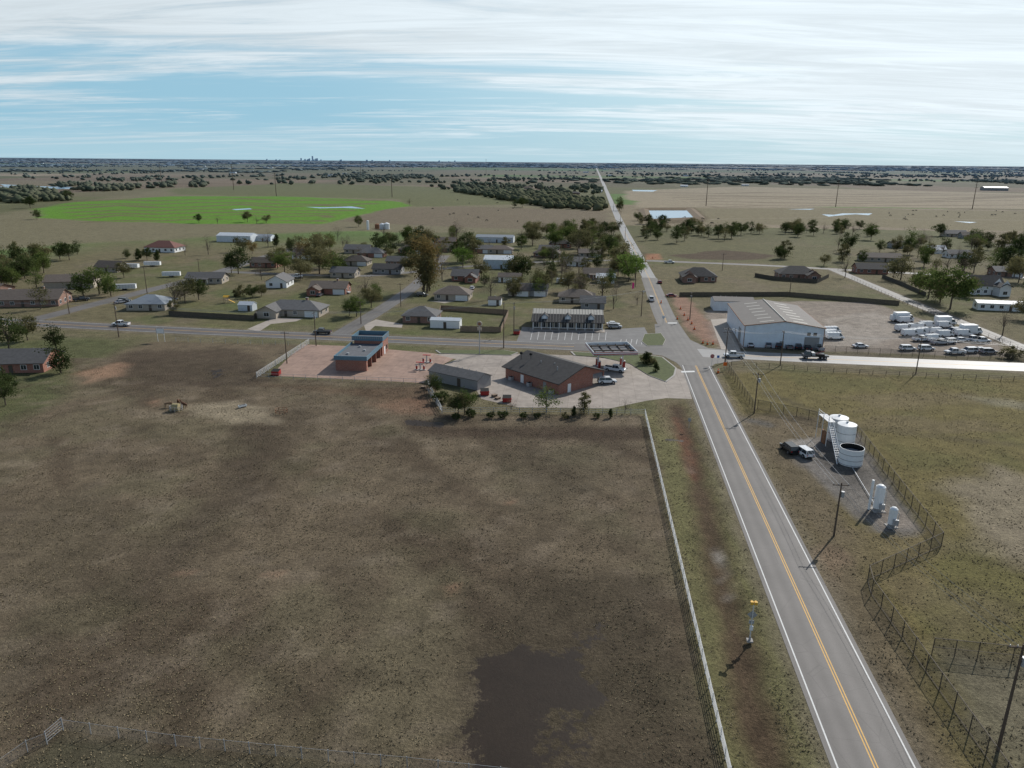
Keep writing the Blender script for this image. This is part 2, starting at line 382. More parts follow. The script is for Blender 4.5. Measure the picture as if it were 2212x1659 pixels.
# roadside verges
paint([(1393, 897), (1480, 862), (1505, 900), (1815, 1680), (1900, 1900), (1640, 1900), (1560, 1640), (1480, 1260), (1430, 1020)], (.140, .130, .060), 1, 1, 6)
paint([(1420, 860), (1480, 866), (1500, 930), (1440, 950), (1420, 920)], (.16, .12, .078), 2, 2, 6, .6)
paintl(ditch, 2.0, (.074, .048, .032), 1.6, 1.2, 6, .9, depth=.55)
paintl([(1460, 900), (1490, 990), (1500, 1030)], 1.0, (.13, .062, .038), 1, 1, 4, .8)
paint([(1545, 1178), (1553, 1180), (1566, 1235), (1560, 1250), (1549, 1215)], (.30, .275, .24), .5, .4, 2, .8)
paint([(1480, 978), (1487, 982), (1498, 1018), (1493, 1020)], (.22, .19, .16), .5, .5, 2, .6)
paintl([(1572, 1255), (1580, 1290)], .3, (.3, .27, .23), .5, .3, 2, .7)
# east side
paint([(1530, 800), (2212, 815), (3400, 860), (3400, 2200), (2080, 1900), (1900, 1520)], (.142, .117, .048), 2, 2, 8)
ei = np.where((Y < 205) & (Y > -60) & (X > 50) & (X < 300))[0]
w = sstep(.5, .68, fbm(X[ei]/13, Y[ei]/13, 120))*.45
C[ei] = lerpc(C[ei], (.105, .103, .038), w)
w = sstep(.55, .7, fbm(X[ei]/18, Y[ei]/10, 125))*.35
C[ei] = lerpc(C[ei], (.175, .135, .088), w)
paint([(1590, 900), (1780, 900), (1870, 1240), (2000, 1500), (2120, 1760), (1960, 1650), (1800, 1290), (1640, 970)], (.135, .105, .070), 2.5, 2, 7, .8)
paint([(2040, 1060), (2150, 1010), (2300, 1060), (2300, 1260), (2140, 1200)], (.25, .21, .155), 3.5, 4, 7, .7)
paint([(2000, 1400), (2212, 1425), (2500, 1460), (2500, 1700), (2230, 1800)], (.15, .135, .095), 2, 2, 4, .75)
paint([(1735, 1195), (1790, 1170), (1850, 1200), (1800, 1260)], (.22, .155, .105), 1.5, 2, 5, .6)
paint([(2100, 858), (2212, 870), (2300, 890), (2150, 880)], (.24, .22, .16), 2, 3, 6, .6)
for dv in (0, 5): paintl([(1640, 842+dv), (1700, 862+dv), (1800, 905+dv), (1880, 925+dv), (2212, 960+dv)], .5, (.085, .07, .042), .8, .5, 8, .6)
# red construction soil near the junction
paint([(1452, 640), (1480, 640), (1535, 700), (1560, 742), (1510, 735), (1475, 700)], (.27, .165, .12), 1, 1.5, 4, .85)
paint([(1515, 695), (1565, 690), (1605, 750), (1560, 752), (1530, 730)], (.25, .17, .13), 1, 1.5, 4, .8)
paint([(1393, 548), (1425, 548), (1430, 560), (1395, 562)], (.3, .14, .08), 1.5, 1, 4, .8)
paint([(1400, 668), (1428, 672), (1425, 700), (1408, 695)], (.18, .14, .09), 1, 1, 4, .6)
# gravel yard around the warehouse
paint([(1520, 672), (1570, 650), (1880, 652), (1975, 684), (2140, 728), (2190, 772), (2000, 766), (1780, 758), (1560, 752)], (.25, .21, .175), 1.2, 2, 8, .92)
paint([(1780, 690), (1890, 670), (1960, 700), (1900, 745), (1800, 750)], (.31, .275, .235), 2, 3, 8, .7)
for k in range(4): paintl([(1800+k*16, 700), (1850, 685+k*8), (1920, 692+k*6), (1950, 715)], .6, (.19, .16, .13), 1, 1, 5, .6)
paint([(1880, 655), (1990, 650), (2100, 700), (2180, 735), (2000, 690)], (.13, .118, .065), 2, 2, 6, .7)
# tank battery pad
paint([(1695, 950), (1760, 945), (1845, 925), (1990, 1145), (1975, 1158), (1885, 1150), (1790, 1060), (1715, 990)], (.165, .15, .135), .8, .8, 4, .95)
paint([(1760, 965), (1850, 955), (1880, 1030), (1840, 1060), (1790, 1010)], (.085, .078, .07), 1.5, 1.2, 4, .7)
paint([(1700, 952), (1755, 948), (1760, 985), (1720, 992)], (.29, .265, .235), .7, .6, 3, .8)
paint([(1880, 1080), (1960, 1110), (1985, 1145), (1900, 1140)], (.24, .20, .165), .8, .8, 3, .6)
paintl([(1565, 900), (1640, 912), (1660, 918)], 1.4, (.105, .10, .092), .8, .5, 4, .8)
# lawns and yards
for k in range(80):
    u0 = random.uniform(300, 1380); v0 = random.uniform(545, 730)
    s = random.uniform(15, 45)
    paint([(u0-s, v0), (u0, v0-s*.28), (u0+s, v0), (u0, v0+s*.28)], random.choice([(.085, .105, .038), (.11, .115, .043), (.15, .12, .07), (.07, .065, .038)]), 3, 3, 8, .6)
for st_, wd in ((main_near, 5.6), (cross_w, 6.6), (cross_e, 7), (stA, 4.6), (stB, 4.2), (stC, 4.2), (stD, 4.2)):
    paintl(st_, wd, (.18, .15, .11), .9, .8, 5, .6)
C = C*(.84+.30*n3)[:, None]
# distance haze painted into the far country's ground colour
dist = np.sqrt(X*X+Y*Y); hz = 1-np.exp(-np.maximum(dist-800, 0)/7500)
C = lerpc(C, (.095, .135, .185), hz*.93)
C = np.clip(C, 0, 1)

nx, ny = len(xs), len(ys)
ii = (np.arange(ny-1)[:, None]*nx+np.arange(nx-1)[None, :]).ravel()
quads = np.stack([ii, ii+1, ii+nx+1, ii+nx], 1).astype(np.int32)
me = bpy.data.meshes.new('ground')
me.vertices.add(len(X)); me.vertices.foreach_set('co', np.stack([X, Y, Z], 1).astype(np.float32).ravel())
me.loops.add(quads.size); me.loops.foreach_set('vertex_index', quads.ravel())
me.polygons.add(len(quads)); me.polygons.foreach_set('loop_start', np.arange(0, quads.size, 4, dtype=np.int32)); me.polygons.foreach_set('loop_total', np.full(len(quads), 4, dtype=np.int32))
me.update(calc_edges=True)
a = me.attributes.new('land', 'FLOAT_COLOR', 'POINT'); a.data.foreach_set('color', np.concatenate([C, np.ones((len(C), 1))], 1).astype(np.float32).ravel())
a = me.attributes.new('wet', 'FLOAT', 'POINT'); a.data.foreach_set('value', WET.astype(np.float32))
me.polygons.foreach_set('use_smooth', [True]*len(quads))
gm = bpy.data.materials.new('soil_and_grass'); N, L = nodes(gm); b = N['Principled BSDF']
at = N.new('ShaderNodeAttribute'); at.attribute_name = 'land'; aw = N.new('ShaderNodeAttribute'); aw.attribute_name = 'wet'
geo = N.new('ShaderNodeNewGeometry')
def noi(scale, det=5, ro=.6):
    n = N.new('ShaderNodeTexNoise'); n.inputs['Scale'].default_value = scale; n.inputs['Detail'].default_value = det; n.inputs['Roughness'].default_value = ro
    L.new(geo.outputs['Position'], n.inputs['Vector']); return n
def mrange(src, a0, a1, b0, b1, sm=False):
    m = N.new('ShaderNodeMapRange'); m.inputs[1].default_value = a0; m.inputs[2].default_value = a1; m.inputs[3].default_value = b0; m.inputs[4].default_value = b1
    if sm: m.interpolation_type = 'SMOOTHSTEP'
    L.new(src, m.inputs[0]); return m.outputs[0]
def mth(op, a_, b_):
    m = N.new('ShaderNodeMath'); m.operation = op
    for i, s in enumerate((a_, b_)):
        if isinstance(s, (int, float)): m.inputs[i].default_value = s
        else: L.new(s, m.inputs[i])
    return m.outputs[0]
na = noi(.35, 8, .7); nb = noi(2.2, 6, .7); ncc = noi(9, 3, .6)
va = mrange(na.outputs['Fac'], .3, .7, .70, 1.30); vb = mrange(nb.outputs['Fac'], .3, .7, .60, 1.40); vc = mrange(ncc.outputs['Fac'], .3, .7, .66, 1.34)
vv = mth('MULTIPLY', mth('MULTIPLY', va, vb), vc)
sc = N.new('ShaderNodeVectorMath'); sc.operation = 'SCALE'; L.new(at.outputs['Color'], sc.inputs[0]); L.new(vv, sc.inputs['Scale'])
dry = mrange(noi(1.6, 9, .85).outputs['Fac'], .55, .68, 0, .5, True)
vm2 = N.new('ShaderNodeVectorMath'); vm2.operation = 'MULTIPLY'; L.new(sc.outputs[0], vm2.inputs[0]); vm2.inputs[1].default_value = (1.65, 1.6, 1.55)
mx0 = N.new('ShaderNodeMix'); mx0.data_type = 'RGBA'; L.new(dry, mx0.inputs[0]); L.new(sc.outputs[0], mx0.inputs[6]); L.new(vm2.outputs[0], mx0.inputs[7])
wn = mth('ADD', aw.outputs['Fac'], mth('MULTIPLY', mth('SUBTRACT', noi(.6, 10, .78).outputs['Fac'], .5), 1.9))
wn = mth('MULTIPLY', wn, mrange(aw.outputs['Fac'], .02, .15, 0, 1))
wet = mrange(wn, .48, .58, 0, .94, True)
mx = N.new('ShaderNodeMix'); mx.data_type = 'RGBA'; L.new(wet, mx.inputs[0]); L.new(mx0.outputs[2], mx.inputs[6])
wc = N.new('ShaderNodeMix'); wc.data_type = 'RGBA'; L.new(na.outputs['Fac'], wc.inputs[0]); wc.inputs[6].default_value = (.017, .012, .009, 1); wc.inputs[7].default_value = (.032, .022, .016, 1); L.new(wc.outputs[2], mx.inputs[7])
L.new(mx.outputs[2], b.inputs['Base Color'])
L.new(mrange(wet, 0, 1, .95, .5), b.inputs['Roughness']); b.inputs['Specular IOR Level'].default_value = .10
bmp = N.new('ShaderNodeBump'); bmp.inputs['Distance'].default_value = .24
L.new(mrange(wet, 0, 1, .95, .12), bmp.inputs['Strength'])
L.new(mth('ADD', nb.outputs['Fac'], mth('MULTIPLY', ncc.outputs['Fac'], .45)), bmp.inputs['Height']); L.new(bmp.outputs[0], b.inputs['Normal'])
me.materials.append(gm)
o = bpy.data.objects.new('ground', me); COL.objects.link(o)

# ---------------------------------------------------------------- roads
def roadmat(name, col, rough=.55, spec=.4, track=.12, crack=.25):
    m = bpy.data.materials.new(name); N, L = nodes(m); b = N['Principled BSDF']
    uv = N.new('ShaderNodeUVMap'); uv.uv_map = 'uv'; sx = N.new('ShaderNodeSeparateXYZ'); L.new(uv.outputs[0], sx.inputs[0])
    geo = N.new('ShaderNodeNewGeometry')
    def nz(s, d=5, ro=.6):
        n = N.new('ShaderNodeTexNoise'); n.inputs['Scale'].default_value = s; n.inputs['Detail'].default_value = d; n.inputs['Roughness'].default_value = ro; L.new(geo.outputs['Position'], n.inputs['Vector']); return n.outputs['Fac']
    def mr(s, a0, a1, b0, b1):
        m_ = N.new('ShaderNodeMapRange'); m_.inputs[1].default_value = a0; m_.inputs[2].default_value = a1; m_.inputs[3].default_value = b0; m_.inputs[4].default_value = b1; L.new(s, m_.inputs[0]); return m_.outputs[0]
    def mt(op, a_, b_):
        m_ = N.new('ShaderNodeMath'); m_.operation = op
        for i, s in enumerate((a_, b_)):
            if isinstance(s, (int, float)): m_.inputs[i].default_value = s
            else: L.new(s, m_.inputs[i])
        return m_.outputs[0]
    wv = mt('SINE', mt('MULTIPLY', sx.outputs[0], 2*math.pi/1.8), 0)
    tr = mr(wv, -1, 1, 1+track, 1-track)
    f = mt('MULTIPLY', mt('MULTIPLY', mr(nz(.15, 6), .3, .7, .85, 1.15), mr(nz(14, 3), .3, .7, .85, 1.15)), tr)
    vo = N.new('ShaderNodeTexVoronoi'); vo.feature = 'DISTANCE_TO_EDGE'; vo.inputs['Scale'].default_value = .22
    L.new(geo.outputs['Position'], vo.inputs['Vector'])
    f = mt('MULTIPLY', f, mr(vo.outputs['Distance'], .0, .012, 1-crack, 1))
    vm = N.new('ShaderNodeVectorMath'); vm.operation = 'SCALE'; vm.inputs[0].default_value = col; L.new(f, vm.inputs['Scale'])
    L.new(vm.outputs[0], b.inputs['Base Color']); b.inputs['Roughness'].default_value = rough; b.inputs['Specular IOR Level'].default_value = spec
    return m
M['asphalt'] = roadmat('asphalt', (.112, .102, .095), .62, .28)
M['asphalt2'] = roadmat('old_asphalt', (.135, .125, .115), .65, .28, .06, .35)
M['conc_road'] = roadmat('pale_road', (.235, .225, .215), .5, .4, .05, .2)
def strip(name, P, width, z, k, offset=0.0, sub=12.0):
    pts = [Vector((p[0], p[1], 0)) for p in P]; res = [pts[0]]
    for i in range(len(pts)-1):
        n = max(1, int((pts[i+1]-pts[i]).length/sub)); n = min(n, 60)
        for j in range(1, n+1): res.append(pts[i].lerp(pts[i+1], j/n))
    sm = res[:]
    for it in range(3):
        sm = [sm[0]]+[(sm[i-1]+sm[i]*2+sm[i+1])/4 for i in range(1, len(sm)-1)]+[sm[-1]]
    V = []; UV = []; F = []; s = 0
    for i, p in enumerate(sm):
        t = (sm[min(i+1, len(sm)-1)]-sm[max(i-1, 0)]).normalized(); nr = Vector((t.y, -t.x, 0))
        if i: s += (p-sm[i-1]).length
        for w in (-width/2, width/2):
            q = p+nr*(offset+w); V.append((q.x, q.y, z)); UV.append((offset+w, s))
    for i in range(len(sm)-1):
        F.append((2*i, 2*i+1, 2*i+3, 2*i+2))
    me = bpy.data.meshes.new(name); me.from_pydata(V, [], F); uvl = me.uv_layers.new(name='uv')
    for l in me.loops: uvl.data[l.index].uv = UV[l.vertex_index]
    me.materials.append(M[k]); o = bpy.data.objects.new(name, me); COL.objects.link(o); return o
M['wline'] = mat('white_line_paint', (.58, .58, .56), .6, .2, 3, coord='World')
M['yline'] = mat('yellow_line_paint', (.60, .33, .05), .6, .2, 3, coord='World')
strip('road', main_near, 8.4, .030, 'asphalt')
strip('road', main_far[:3], 7.6, .030, 'asphalt2')
strip('road', main_far[2:6], 6.6, .030, 'conc_road')
strip('road', main_far[5:], 8.0, .05, 'conc_road', sub=400)
strip('road', cross_w, 8.6, .026, 'asphalt')
strip('road', cross_e, 9.4, .026, 'conc_road')  # pale concrete tone, lightened in colour to imitate sun glare
strip('street', stA, 6.6, .022, 'asphalt2'); strip('street', stB, 6.2, .022, 'asphalt2')
strip('street', stC, 5.6, .022, 'asphalt2'); strip('street', stD, 5.6, .020, 'asphalt2'); strip('street', stE, 5.5, .018, 'asphalt2')
for off in (-3.6, 3.6): strip('white_edge_line', main_near, .16, .034, 'wline', off)
for off in (-.15, .15): strip('yellow_centre_line', main_near, .13, .034, 'yline', off)
for off in (-.14, .14): strip('yellow_centre_line', main_far[1:4], .10, .034, 'yline', off)
for off in (-3.7, 3.7):
    strip('white_edge_line', cross_w[:8], .14, .031, 'wline', off); strip('white_edge_line', cross_e[1:], .14, .031, 'wline', off)
for off in (-.14, .14):
    strip('yellow_centre_line', cross_w[:8], .12, .031, 'yline', off); strip('yellow_centre_line', cross_e[1:], .12, .031, 'yline', off)

def concmat(name, col, joint=4.0, stain=.2):
    m = mat(name, col, .75, stain, .12, coord='World'); N, L = nodes(m); b = N['Principled BSDF']
    geo = N.new('ShaderNodeNewGeometry'); mp = N.new('ShaderNodeMapping'); mp.inputs['Rotation'].default_value = (0, 0, -ROT)
    L.new(geo.outputs['Position'], mp.inputs[0])
    br = N.new('ShaderNodeTexBrick'); br.offset = 0; br.inputs['Scale'].default_value = 1; br.inputs['Brick Width'].default_value = joint; br.inputs['Row Height'].default_value = joint; br.inputs['Mortar Size'].default_value = .035
    br.inputs['Color1'].default_value = (1, 1, 1, 1); br.inputs['Color2'].default_value = (.90, .90, .90, 1); br.inputs['Mortar'].default_value = (.62, .6, .58, 1)
    L.new(mp.outputs[0], br.inputs['Vector'])
    n = N.new('ShaderNodeTexNoise'); n.inputs['Scale'].default_value = .45; n.inputs['Detail'].default_value = 9; n.inputs['Roughness'].default_value = .7; L.new(geo.outputs['Position'], n.inputs['Vector'])
    r = N.new('ShaderNodeMapRange'); r.inputs[1].default_value = .3; r.inputs[2].default_value = .7; r.inputs[3].default_value = .72; r.inputs[4].default_value = 1.18; L.new(n.outputs['Fac'], r.inputs[0])
    base = b.inputs['Base Color'].links[0].from_node
    v = N.new('ShaderNodeVectorMath'); v.operation = 'MULTIPLY'; L.new(base.outputs[0], v.inputs[0]); L.new(br.outputs['Color'], v.inputs[1])
    v2 = N.new('ShaderNodeVectorMath'); v2.operation = 'SCALE'; L.new(v.outputs[0], v2.inputs[0]); L.new(r.outputs[0], v2.inputs['Scale'])
    L.new(v2.outputs[0], b.inputs['Base Color']); return m
M['lot'] = concmat('lot_concrete', (.315, .27, .23))
M['lotred'] = concmat('stained_concrete', (.32, .215, .165))
M['lotasph'] = mat('lot_asphalt', (.14, .135, .13), .7, .25, .3, coord='World')
M['drive'] = mat('driveway_concrete', (.32, .28, .24), .8, .2, .4, coord='World')
M['grass2'] = mat('island_grass', (.085, .10, .04), .95, .35, 1.2, .6, 12, coord='World')
def sheet(name, pp, z, k):
    mb = MB(); P = GL(pp)
    area = sum(P[i].x*P[(i+1) % len(P)].y-P[(i+1) % len(P)].x*P[i].y for i in range(len(P)))
    if area < 0: P.reverse()
    mb.poly([(p.x, p.y, z) for p in P], k); return mb.obj(name)
sheet('road_junction', [(1398, 742), (1416, 722), (1414, 700), (1466, 700), (1486, 732), (1530, 752), (1600, 758), (1600, 779), (1545, 786), (1524, 800), (1478, 800), (1462, 784), (1430, 768), (1390, 764)], .024, 'asphalt2')
sheet('concrete_lot', [(655, 744), (760, 748), (935, 763), (985, 772), (935, 800), (930, 828), (660, 815), (590, 812), (600, 796), (628, 768)], .014, 'lotred')
sheet('concrete_lot', [(938, 765), (1130, 764), (1240, 768), (1320, 775), (1400, 770), (1478, 802), (1495, 862), (1440, 860), (1395, 866), (1320, 882), (1120, 880), (1040, 862), (1022, 830), (935, 799), (986, 776)], .017, 'lot')
sheet('parking_lot', [(1128, 706), (1308, 712), (1392, 707), (1400, 722), (1396, 749), (1115, 740)], .015, 'lotasph')
sheet('driveway', [(534, 711), (592, 686), (655, 688), (640, 694), (585, 700), (560, 716)], .013, 'drive')
sheet('driveway', [(786, 702), (812, 690), (870, 700), (868, 708), (810, 704), (792, 720)], .013, 'drive')
sheet('driveway', [(1535, 690), (1570, 688), (1600, 758), (1560, 760)], .012, 'drive')
sheet('driveway', [(925, 650), (945, 650), (955, 640), (985, 650), (960, 655)], .012, 'drive')
sheet('sidewalk', [(1145, 709), (1306, 713), (1307, 719), (1143, 715)], .12, 'drive')
for pp in ([(1471, 802), (1500, 801), (1501, 804), (1472, 805)], [(1442, 697), (1462, 697), (1463, 699), (1443, 699)]):
    sheet('stop_bar', pp, .038, 'wline')
def island(pp):
    P = GL(pp)
    if sum(P[i].x*P[(i+1) % len(P)].y-P[(i+1) % len(P)].x*P[i].y for i in range(len(P))) < 0: P.reverse()
    e = empty('kerbed_grass_island', P[0]); c = sum(P, Vector())/len(P)
    mb = MB(); mb.slab([(p.x-P[0].x, p.y-P[0].y, .15) for p in P], .15, 'concrete_k'); mb.obj('kerb', e)
    mb = MB(); mb.poly([((p.x-c.x)*.965+c.x-P[0].x, (p.y-c.y)*.965+c.y-P[0].y, .156) for p in P], 'grass2'); mb.obj('turf', e)
island([(1232, 760), (1300, 764), (1390, 766), (1432, 772), (1462, 796), (1458, 812), (1440, 826), (1402, 812), (1360, 786), (1300, 772), (1240, 768)])
island([(1392, 722), (1428, 720), (1438, 734), (1432, 747), (1398, 748), (1386, 738)])
island([(940, 757), (1090, 757), (1120, 762), (1105, 768), (950, 764)])
mb = MB()
for i in range(17):
    p = G(1150+i*14.5, 716+i*.1); q = G(1146+i*14.7, 734+i*.1)
    if i > 11: p = G(1204+i*11.5, 733); q = G(1200+i*11.6, 744)
    d = (q-p).normalized(); n = Vector((-d.y, d.x, 0))*.06
    mb.poly([(p+n).to_tuple()[:2]+(.021,), (q+n).to_tuple()[:2]+(.021,), (q-n).to_tuple()[:2]+(.021,), (p-n).to_tuple()[:2]+(.021,)], 'wline')
mb.obj('parking_stall_markings')
wm = bpy.data.materials.new('pond_water'); N, L = nodes(wm); b = N['Principled BSDF']; b.inputs['Base Color'].default_value = (.19, .31, .41, 1); b.inputs['Roughness'].default_value = .25
n = N.new('ShaderNodeTexNoise'); n.inputs['Scale'].default_value = .3; bp = N.new('ShaderNodeBump'); bp.inputs['Strength'].default_value = .2; L.new(n.outputs['Fac'], bp.inputs['Height']); L.new(bp.outputs[0], b.inputs['Normal'])
M['water'] = wm
sheet('pond_water', [(1396, 455), (1484, 455), (1500, 471), (1402, 473)], .12, 'water')
for pp in ([(1775, 463), (1800, 464), (1820, 461), (1885, 461), (1876, 465), (1850, 463), (1830, 464), (1790, 468)], [(660, 447), (700, 448), (760, 446), (790, 451), (740, 449), (690, 450)], [(2060, 478), (2110, 480), (2095, 482)], [(-60, 404), (60, 402), (165, 404), (160, 408), (-60, 409)], [(0, 398), (40, 400), (10, 402)],
           [(1365, 410), (1420, 411), (1410, 414), (1368, 413)], [(1700, 452), (1760, 451), (1750, 453)], [(500, 452), (540, 450), (545, 452), (510, 454)]):
    sheet('standing_water', pp, .06, 'water')
P = GL([(1390, 452), (1490, 451), (1512, 472), (1398, 477)])
mb = MB()
for i in range(4):
    a_, b_ = P[i], P[(i+1) % 4]; d = (b_-a_).normalized(); n = Vector((d.y, -d.x, 0))
    w = 6
    mb.poly([(a_.x-n.x*w, a_.y-n.y*w, .02), (b_.x-n.x*w, b_.y-n.y*w, .02), (b_.x, b_.y, 1.6), (a_.x, a_.y, 1.6)], 'soilb'); mb.poly([(a_.x, a_.y, 1.6), (b_.x, b_.y, 1.6), (b_.x+n.x*w, b_.y+n.y*w, .02), (a_.x+n.x*w, a_.y+n.y*w, .02)], 'soilb')
mb.obj('pond_bank')

# ---------------------------------------------------------------- fences
def fence(name, P, h, sp, rails, rp, rr, k, fabric=None, kr=None):
    mb = MB(); kr = kr or k; O = P[0]
    for i in range(len(P)-1):
        a_, b_ = P[i]-O, P[i+1]-O; Ln = (b_-a_).length; n = max(1, round(Ln/sp))
        for j in range(n+(1 if i == len(P)-2 else 0)):
            q = a_.lerp(b_, j/n); mb.cyl((q.x, q.y, -.1), (q.x+random.uniform(-.03, .03), q.y, h+.05+random.uniform(-.03, .03)), rp, rp, k, 5)
        for z in rails:
            mb.cyl((a_.x, a_.y, z), (b_.x, b_.y, z), rr, rr, kr, 4, False)
        if fabric:
            mb.poly([(a_.x, a_.y, .03), (b_.x, b_.y, .03), (b_.x, b_.y, h-.05), (a_.x, a_.y, h-.05)], fabric)
    return mb.obj(name, loc=O)
fence('white_pipe_fence', GL([(1393, 897), (1480, 1270), (1566, 1640), (1640, 1960)]), 1.45, 2.4, (.35, .65, .95, 1.2, 1.45), .055, .035, 'fencewhite', 'linkg')
fence('white_pipe_fence', GL([(1393, 897), (1150, 893), (955, 893), (925, 850)]), 1.4, 3, (.5, .95, 1.35), .06, .035, 'steel')
fence('white_pipe_fence', GL([(555, 817), (610, 781), (668, 743)]), 1.6, 2.4, (.35, .7, 1.05, 1.35, 1.6), .07, .045, 'fencewhite')
fence('pipe_fence', GL([(555, 817), (740, 823), (925, 830)]), 1.3, 3, (.6, 1.3), .05, .03, 'steel')
fence('wire_fence', GL([(380, 738), (650, 747)]), 1.3, 4, (.5, .9, 1.25), .06, .015, 'steel')
fence('chain_link_fence', GL([(1566, 792), (1630, 892)]), 2.3, 3, (2.28,), .05, .03, 'brpost', 'link')
fence('chain_link_fence', GL([(1636, 884), (1720, 901), (1800, 920), (1850, 942), (1940, 1060), (2033, 1180), (1874, 1254), (1882, 1285), (2168, 1690), (2300, 1880)]), 2.3, 3, (2.28, .1), .06, .04, 'brpost', 'link')
fence('chain_link_fence', GL([(2012, 1415), (2110, 1425), (2260, 1440)]), 2.3, 3, (2.28, 1.1), .055, .035, 'brpost', 'link')
fence('chain_link_fence', GL([(1780, 760), (1900, 767), (2212, 780), (2400, 788)]), 2.0, 3, (1.98,), .05, .03, 'brpost', 'link')
fence('pipe_fence', GL([(1580, 790), (1800, 805), (2000, 815), (2300, 828)]), 1.3, 3.2, (.4, .85, 1.3), .07, .04, 'brpost')
fence('wire_fence', GL([(1840, 603), (1950, 655), (2080, 705), (2250, 775)]), 1.3, 4, (.6, 1.2), .06, .03, 'brpost')
fence('wire_mesh_fence', GL([(-260, 1800), (0, 1668), (60, 1625), (102, 1608)]), 1.35, 2.6, (1.3,), .04, .015, 'steel', 'linkg')
fence('wire_mesh_fence', GL([(137, 1578), (380, 1612), (540, 1628), (710, 1645), (880, 1660), (1150, 1690), (1600, 1740)]), 1.35, 2.9, (1.3,), .045, .012, 'steel', 'linkg')
fence('tube_gate', GL([(102, 1608), (137, 1578)]), 1.5, 3, (.3, .6, .9, 1.2, 1.5), .05, .022, 'steel')
fence('pipe_fence', GL([(925, 830), (938, 862), (955, 893)]), 1.5, 2.5, (.5, 1, 1.5), .07, .04, 'fencewhite')
def plank_fence(P, h, k):
    mb = MB(); O = P[0]
    for i in range(len(P)-1):
        a_, b_ = P[i]-O, P[i+1]-O; d = b_-a_; Ln = d.length; ang = math.atan2(d.y, d.x); n = max(2, int(Ln/.5))
        for j in range(n):
            q = a_.lerp(b_, (j+.5)/n); hh = h+random.uniform(-.04, .04)
            mb.box((q.x, q.y, hh/2), (Ln/n*.95, .03, hh), k, ang)
        for z in (.4, h-.4):
            c = (a_+b_)/2; mb.box((c.x-math.sin(ang)*.05, c.y+math.cos(ang)*.05, z), (Ln, .06, .09), k, ang)
    mb.obj('wooden_privacy_fence', loc=O)
plank_fence(GL([(994, 716), (1082, 718), (1098, 680), (952, 670), (948, 684)]), 1.9, 'fwood')
plank_fence(GL([(365, 682), (548, 692), (556, 680)]), 1.8, 'fwood2')
plank_fence(GL([(1467, 641), (1700, 640), (1942, 660)]), 1.9, 'fwood2')
plank_fence(GL([(1630, 598), (1675, 606), (1765, 612), (1790, 600)]), 1.9, 'fwood2')
plank_fence(GL([(1905, 600), (1950, 618), (2000, 640)]), 1.7, 'fwood2')

# ---------------------------------------------------------------- houses
def windows_on(mbw, mbg, face, w, d, z, n, ww=1.3, hh=1.2, skip=()):
    span = w if face in 'fb' else d
    for i in range(n):
        if i in skip: continue
        t = -span/2+span*(i+.5)/n
        if face == 'f': c = (t, -.02, z); s1 = (ww+.2, .06, hh+.2); s2 = (ww, .10, hh)
        elif face == 'b': c = (t, d+.02, z); s1 = (ww+.2, .06, hh+.2); s2 = (ww, .10, hh)
        elif face == 'l': c = (-w/2-.02, d/2+t, z); s1 = (.06, ww+.2, hh+.2); s2 = (.10, ww, hh)
        else: c = (w/2+.02, d/2+t, z); s1 = (.06, ww+.2, hh+.2); s2 = (.10, ww, hh)
        mbw.box(c, s1, 'white'); mbg.box(c, s2, 'glass')
        s3 = (.05, .12, hh) if face in 'fb' else (.12, .05, hh)
        mbw.box(c, s3, 'white')
def roof_mesh(w, d, hw, rise, kind, k, oh=.55, axis='x', th=.16):
    mb = MB(); x0, x1, y0, y1 = -w/2-oh, w/2+oh, -oh, d+oh
    if axis == 'x':
        half = d/2+oh; ze = hw+.02+th-rise*oh/(d/2); zr = hw+.02+th+rise; ym = d/2
        if kind == 'gable':
            mb.slab([(x0, y0, ze), (x1, y0, ze), (x1, ym, zr), (x0, ym, zr)], th, k); mb.slab([(x1, y1, ze), (x0, y1, ze), (x0, ym, zr), (x1, ym, zr)], th, k)
        else:
            hx = min(half, (x1-x0)/2-.2); a, b = x0+hx, x1-hx
            mb.slab([(x0, y0, ze), (x1, y0, ze), (b, ym, zr), (a, ym, zr)], th, k); mb.slab([(x1, y1, ze), (x0, y1, ze), (a, ym, zr), (b, ym, zr)], th, k)
            mb.slab([(x0, y1, ze), (x0, y0, ze), (a, ym, zr)], th, k); mb.slab([(x1, y0, ze), (x1, y1, ze), (b, ym, zr)], th, k)
    else:
        ze = hw+.02+th-rise*oh/(w/2); zr = hw+.02+th+rise
        mb.slab([(x0, y1, ze), (x0, y0, ze), (0, y0, zr), (0, y1, zr)], th, k); mb.slab([(x1, y0, ze), (x1, y1, ze), (0, y1, zr), (0, y0, zr)], th, k)
    return mb
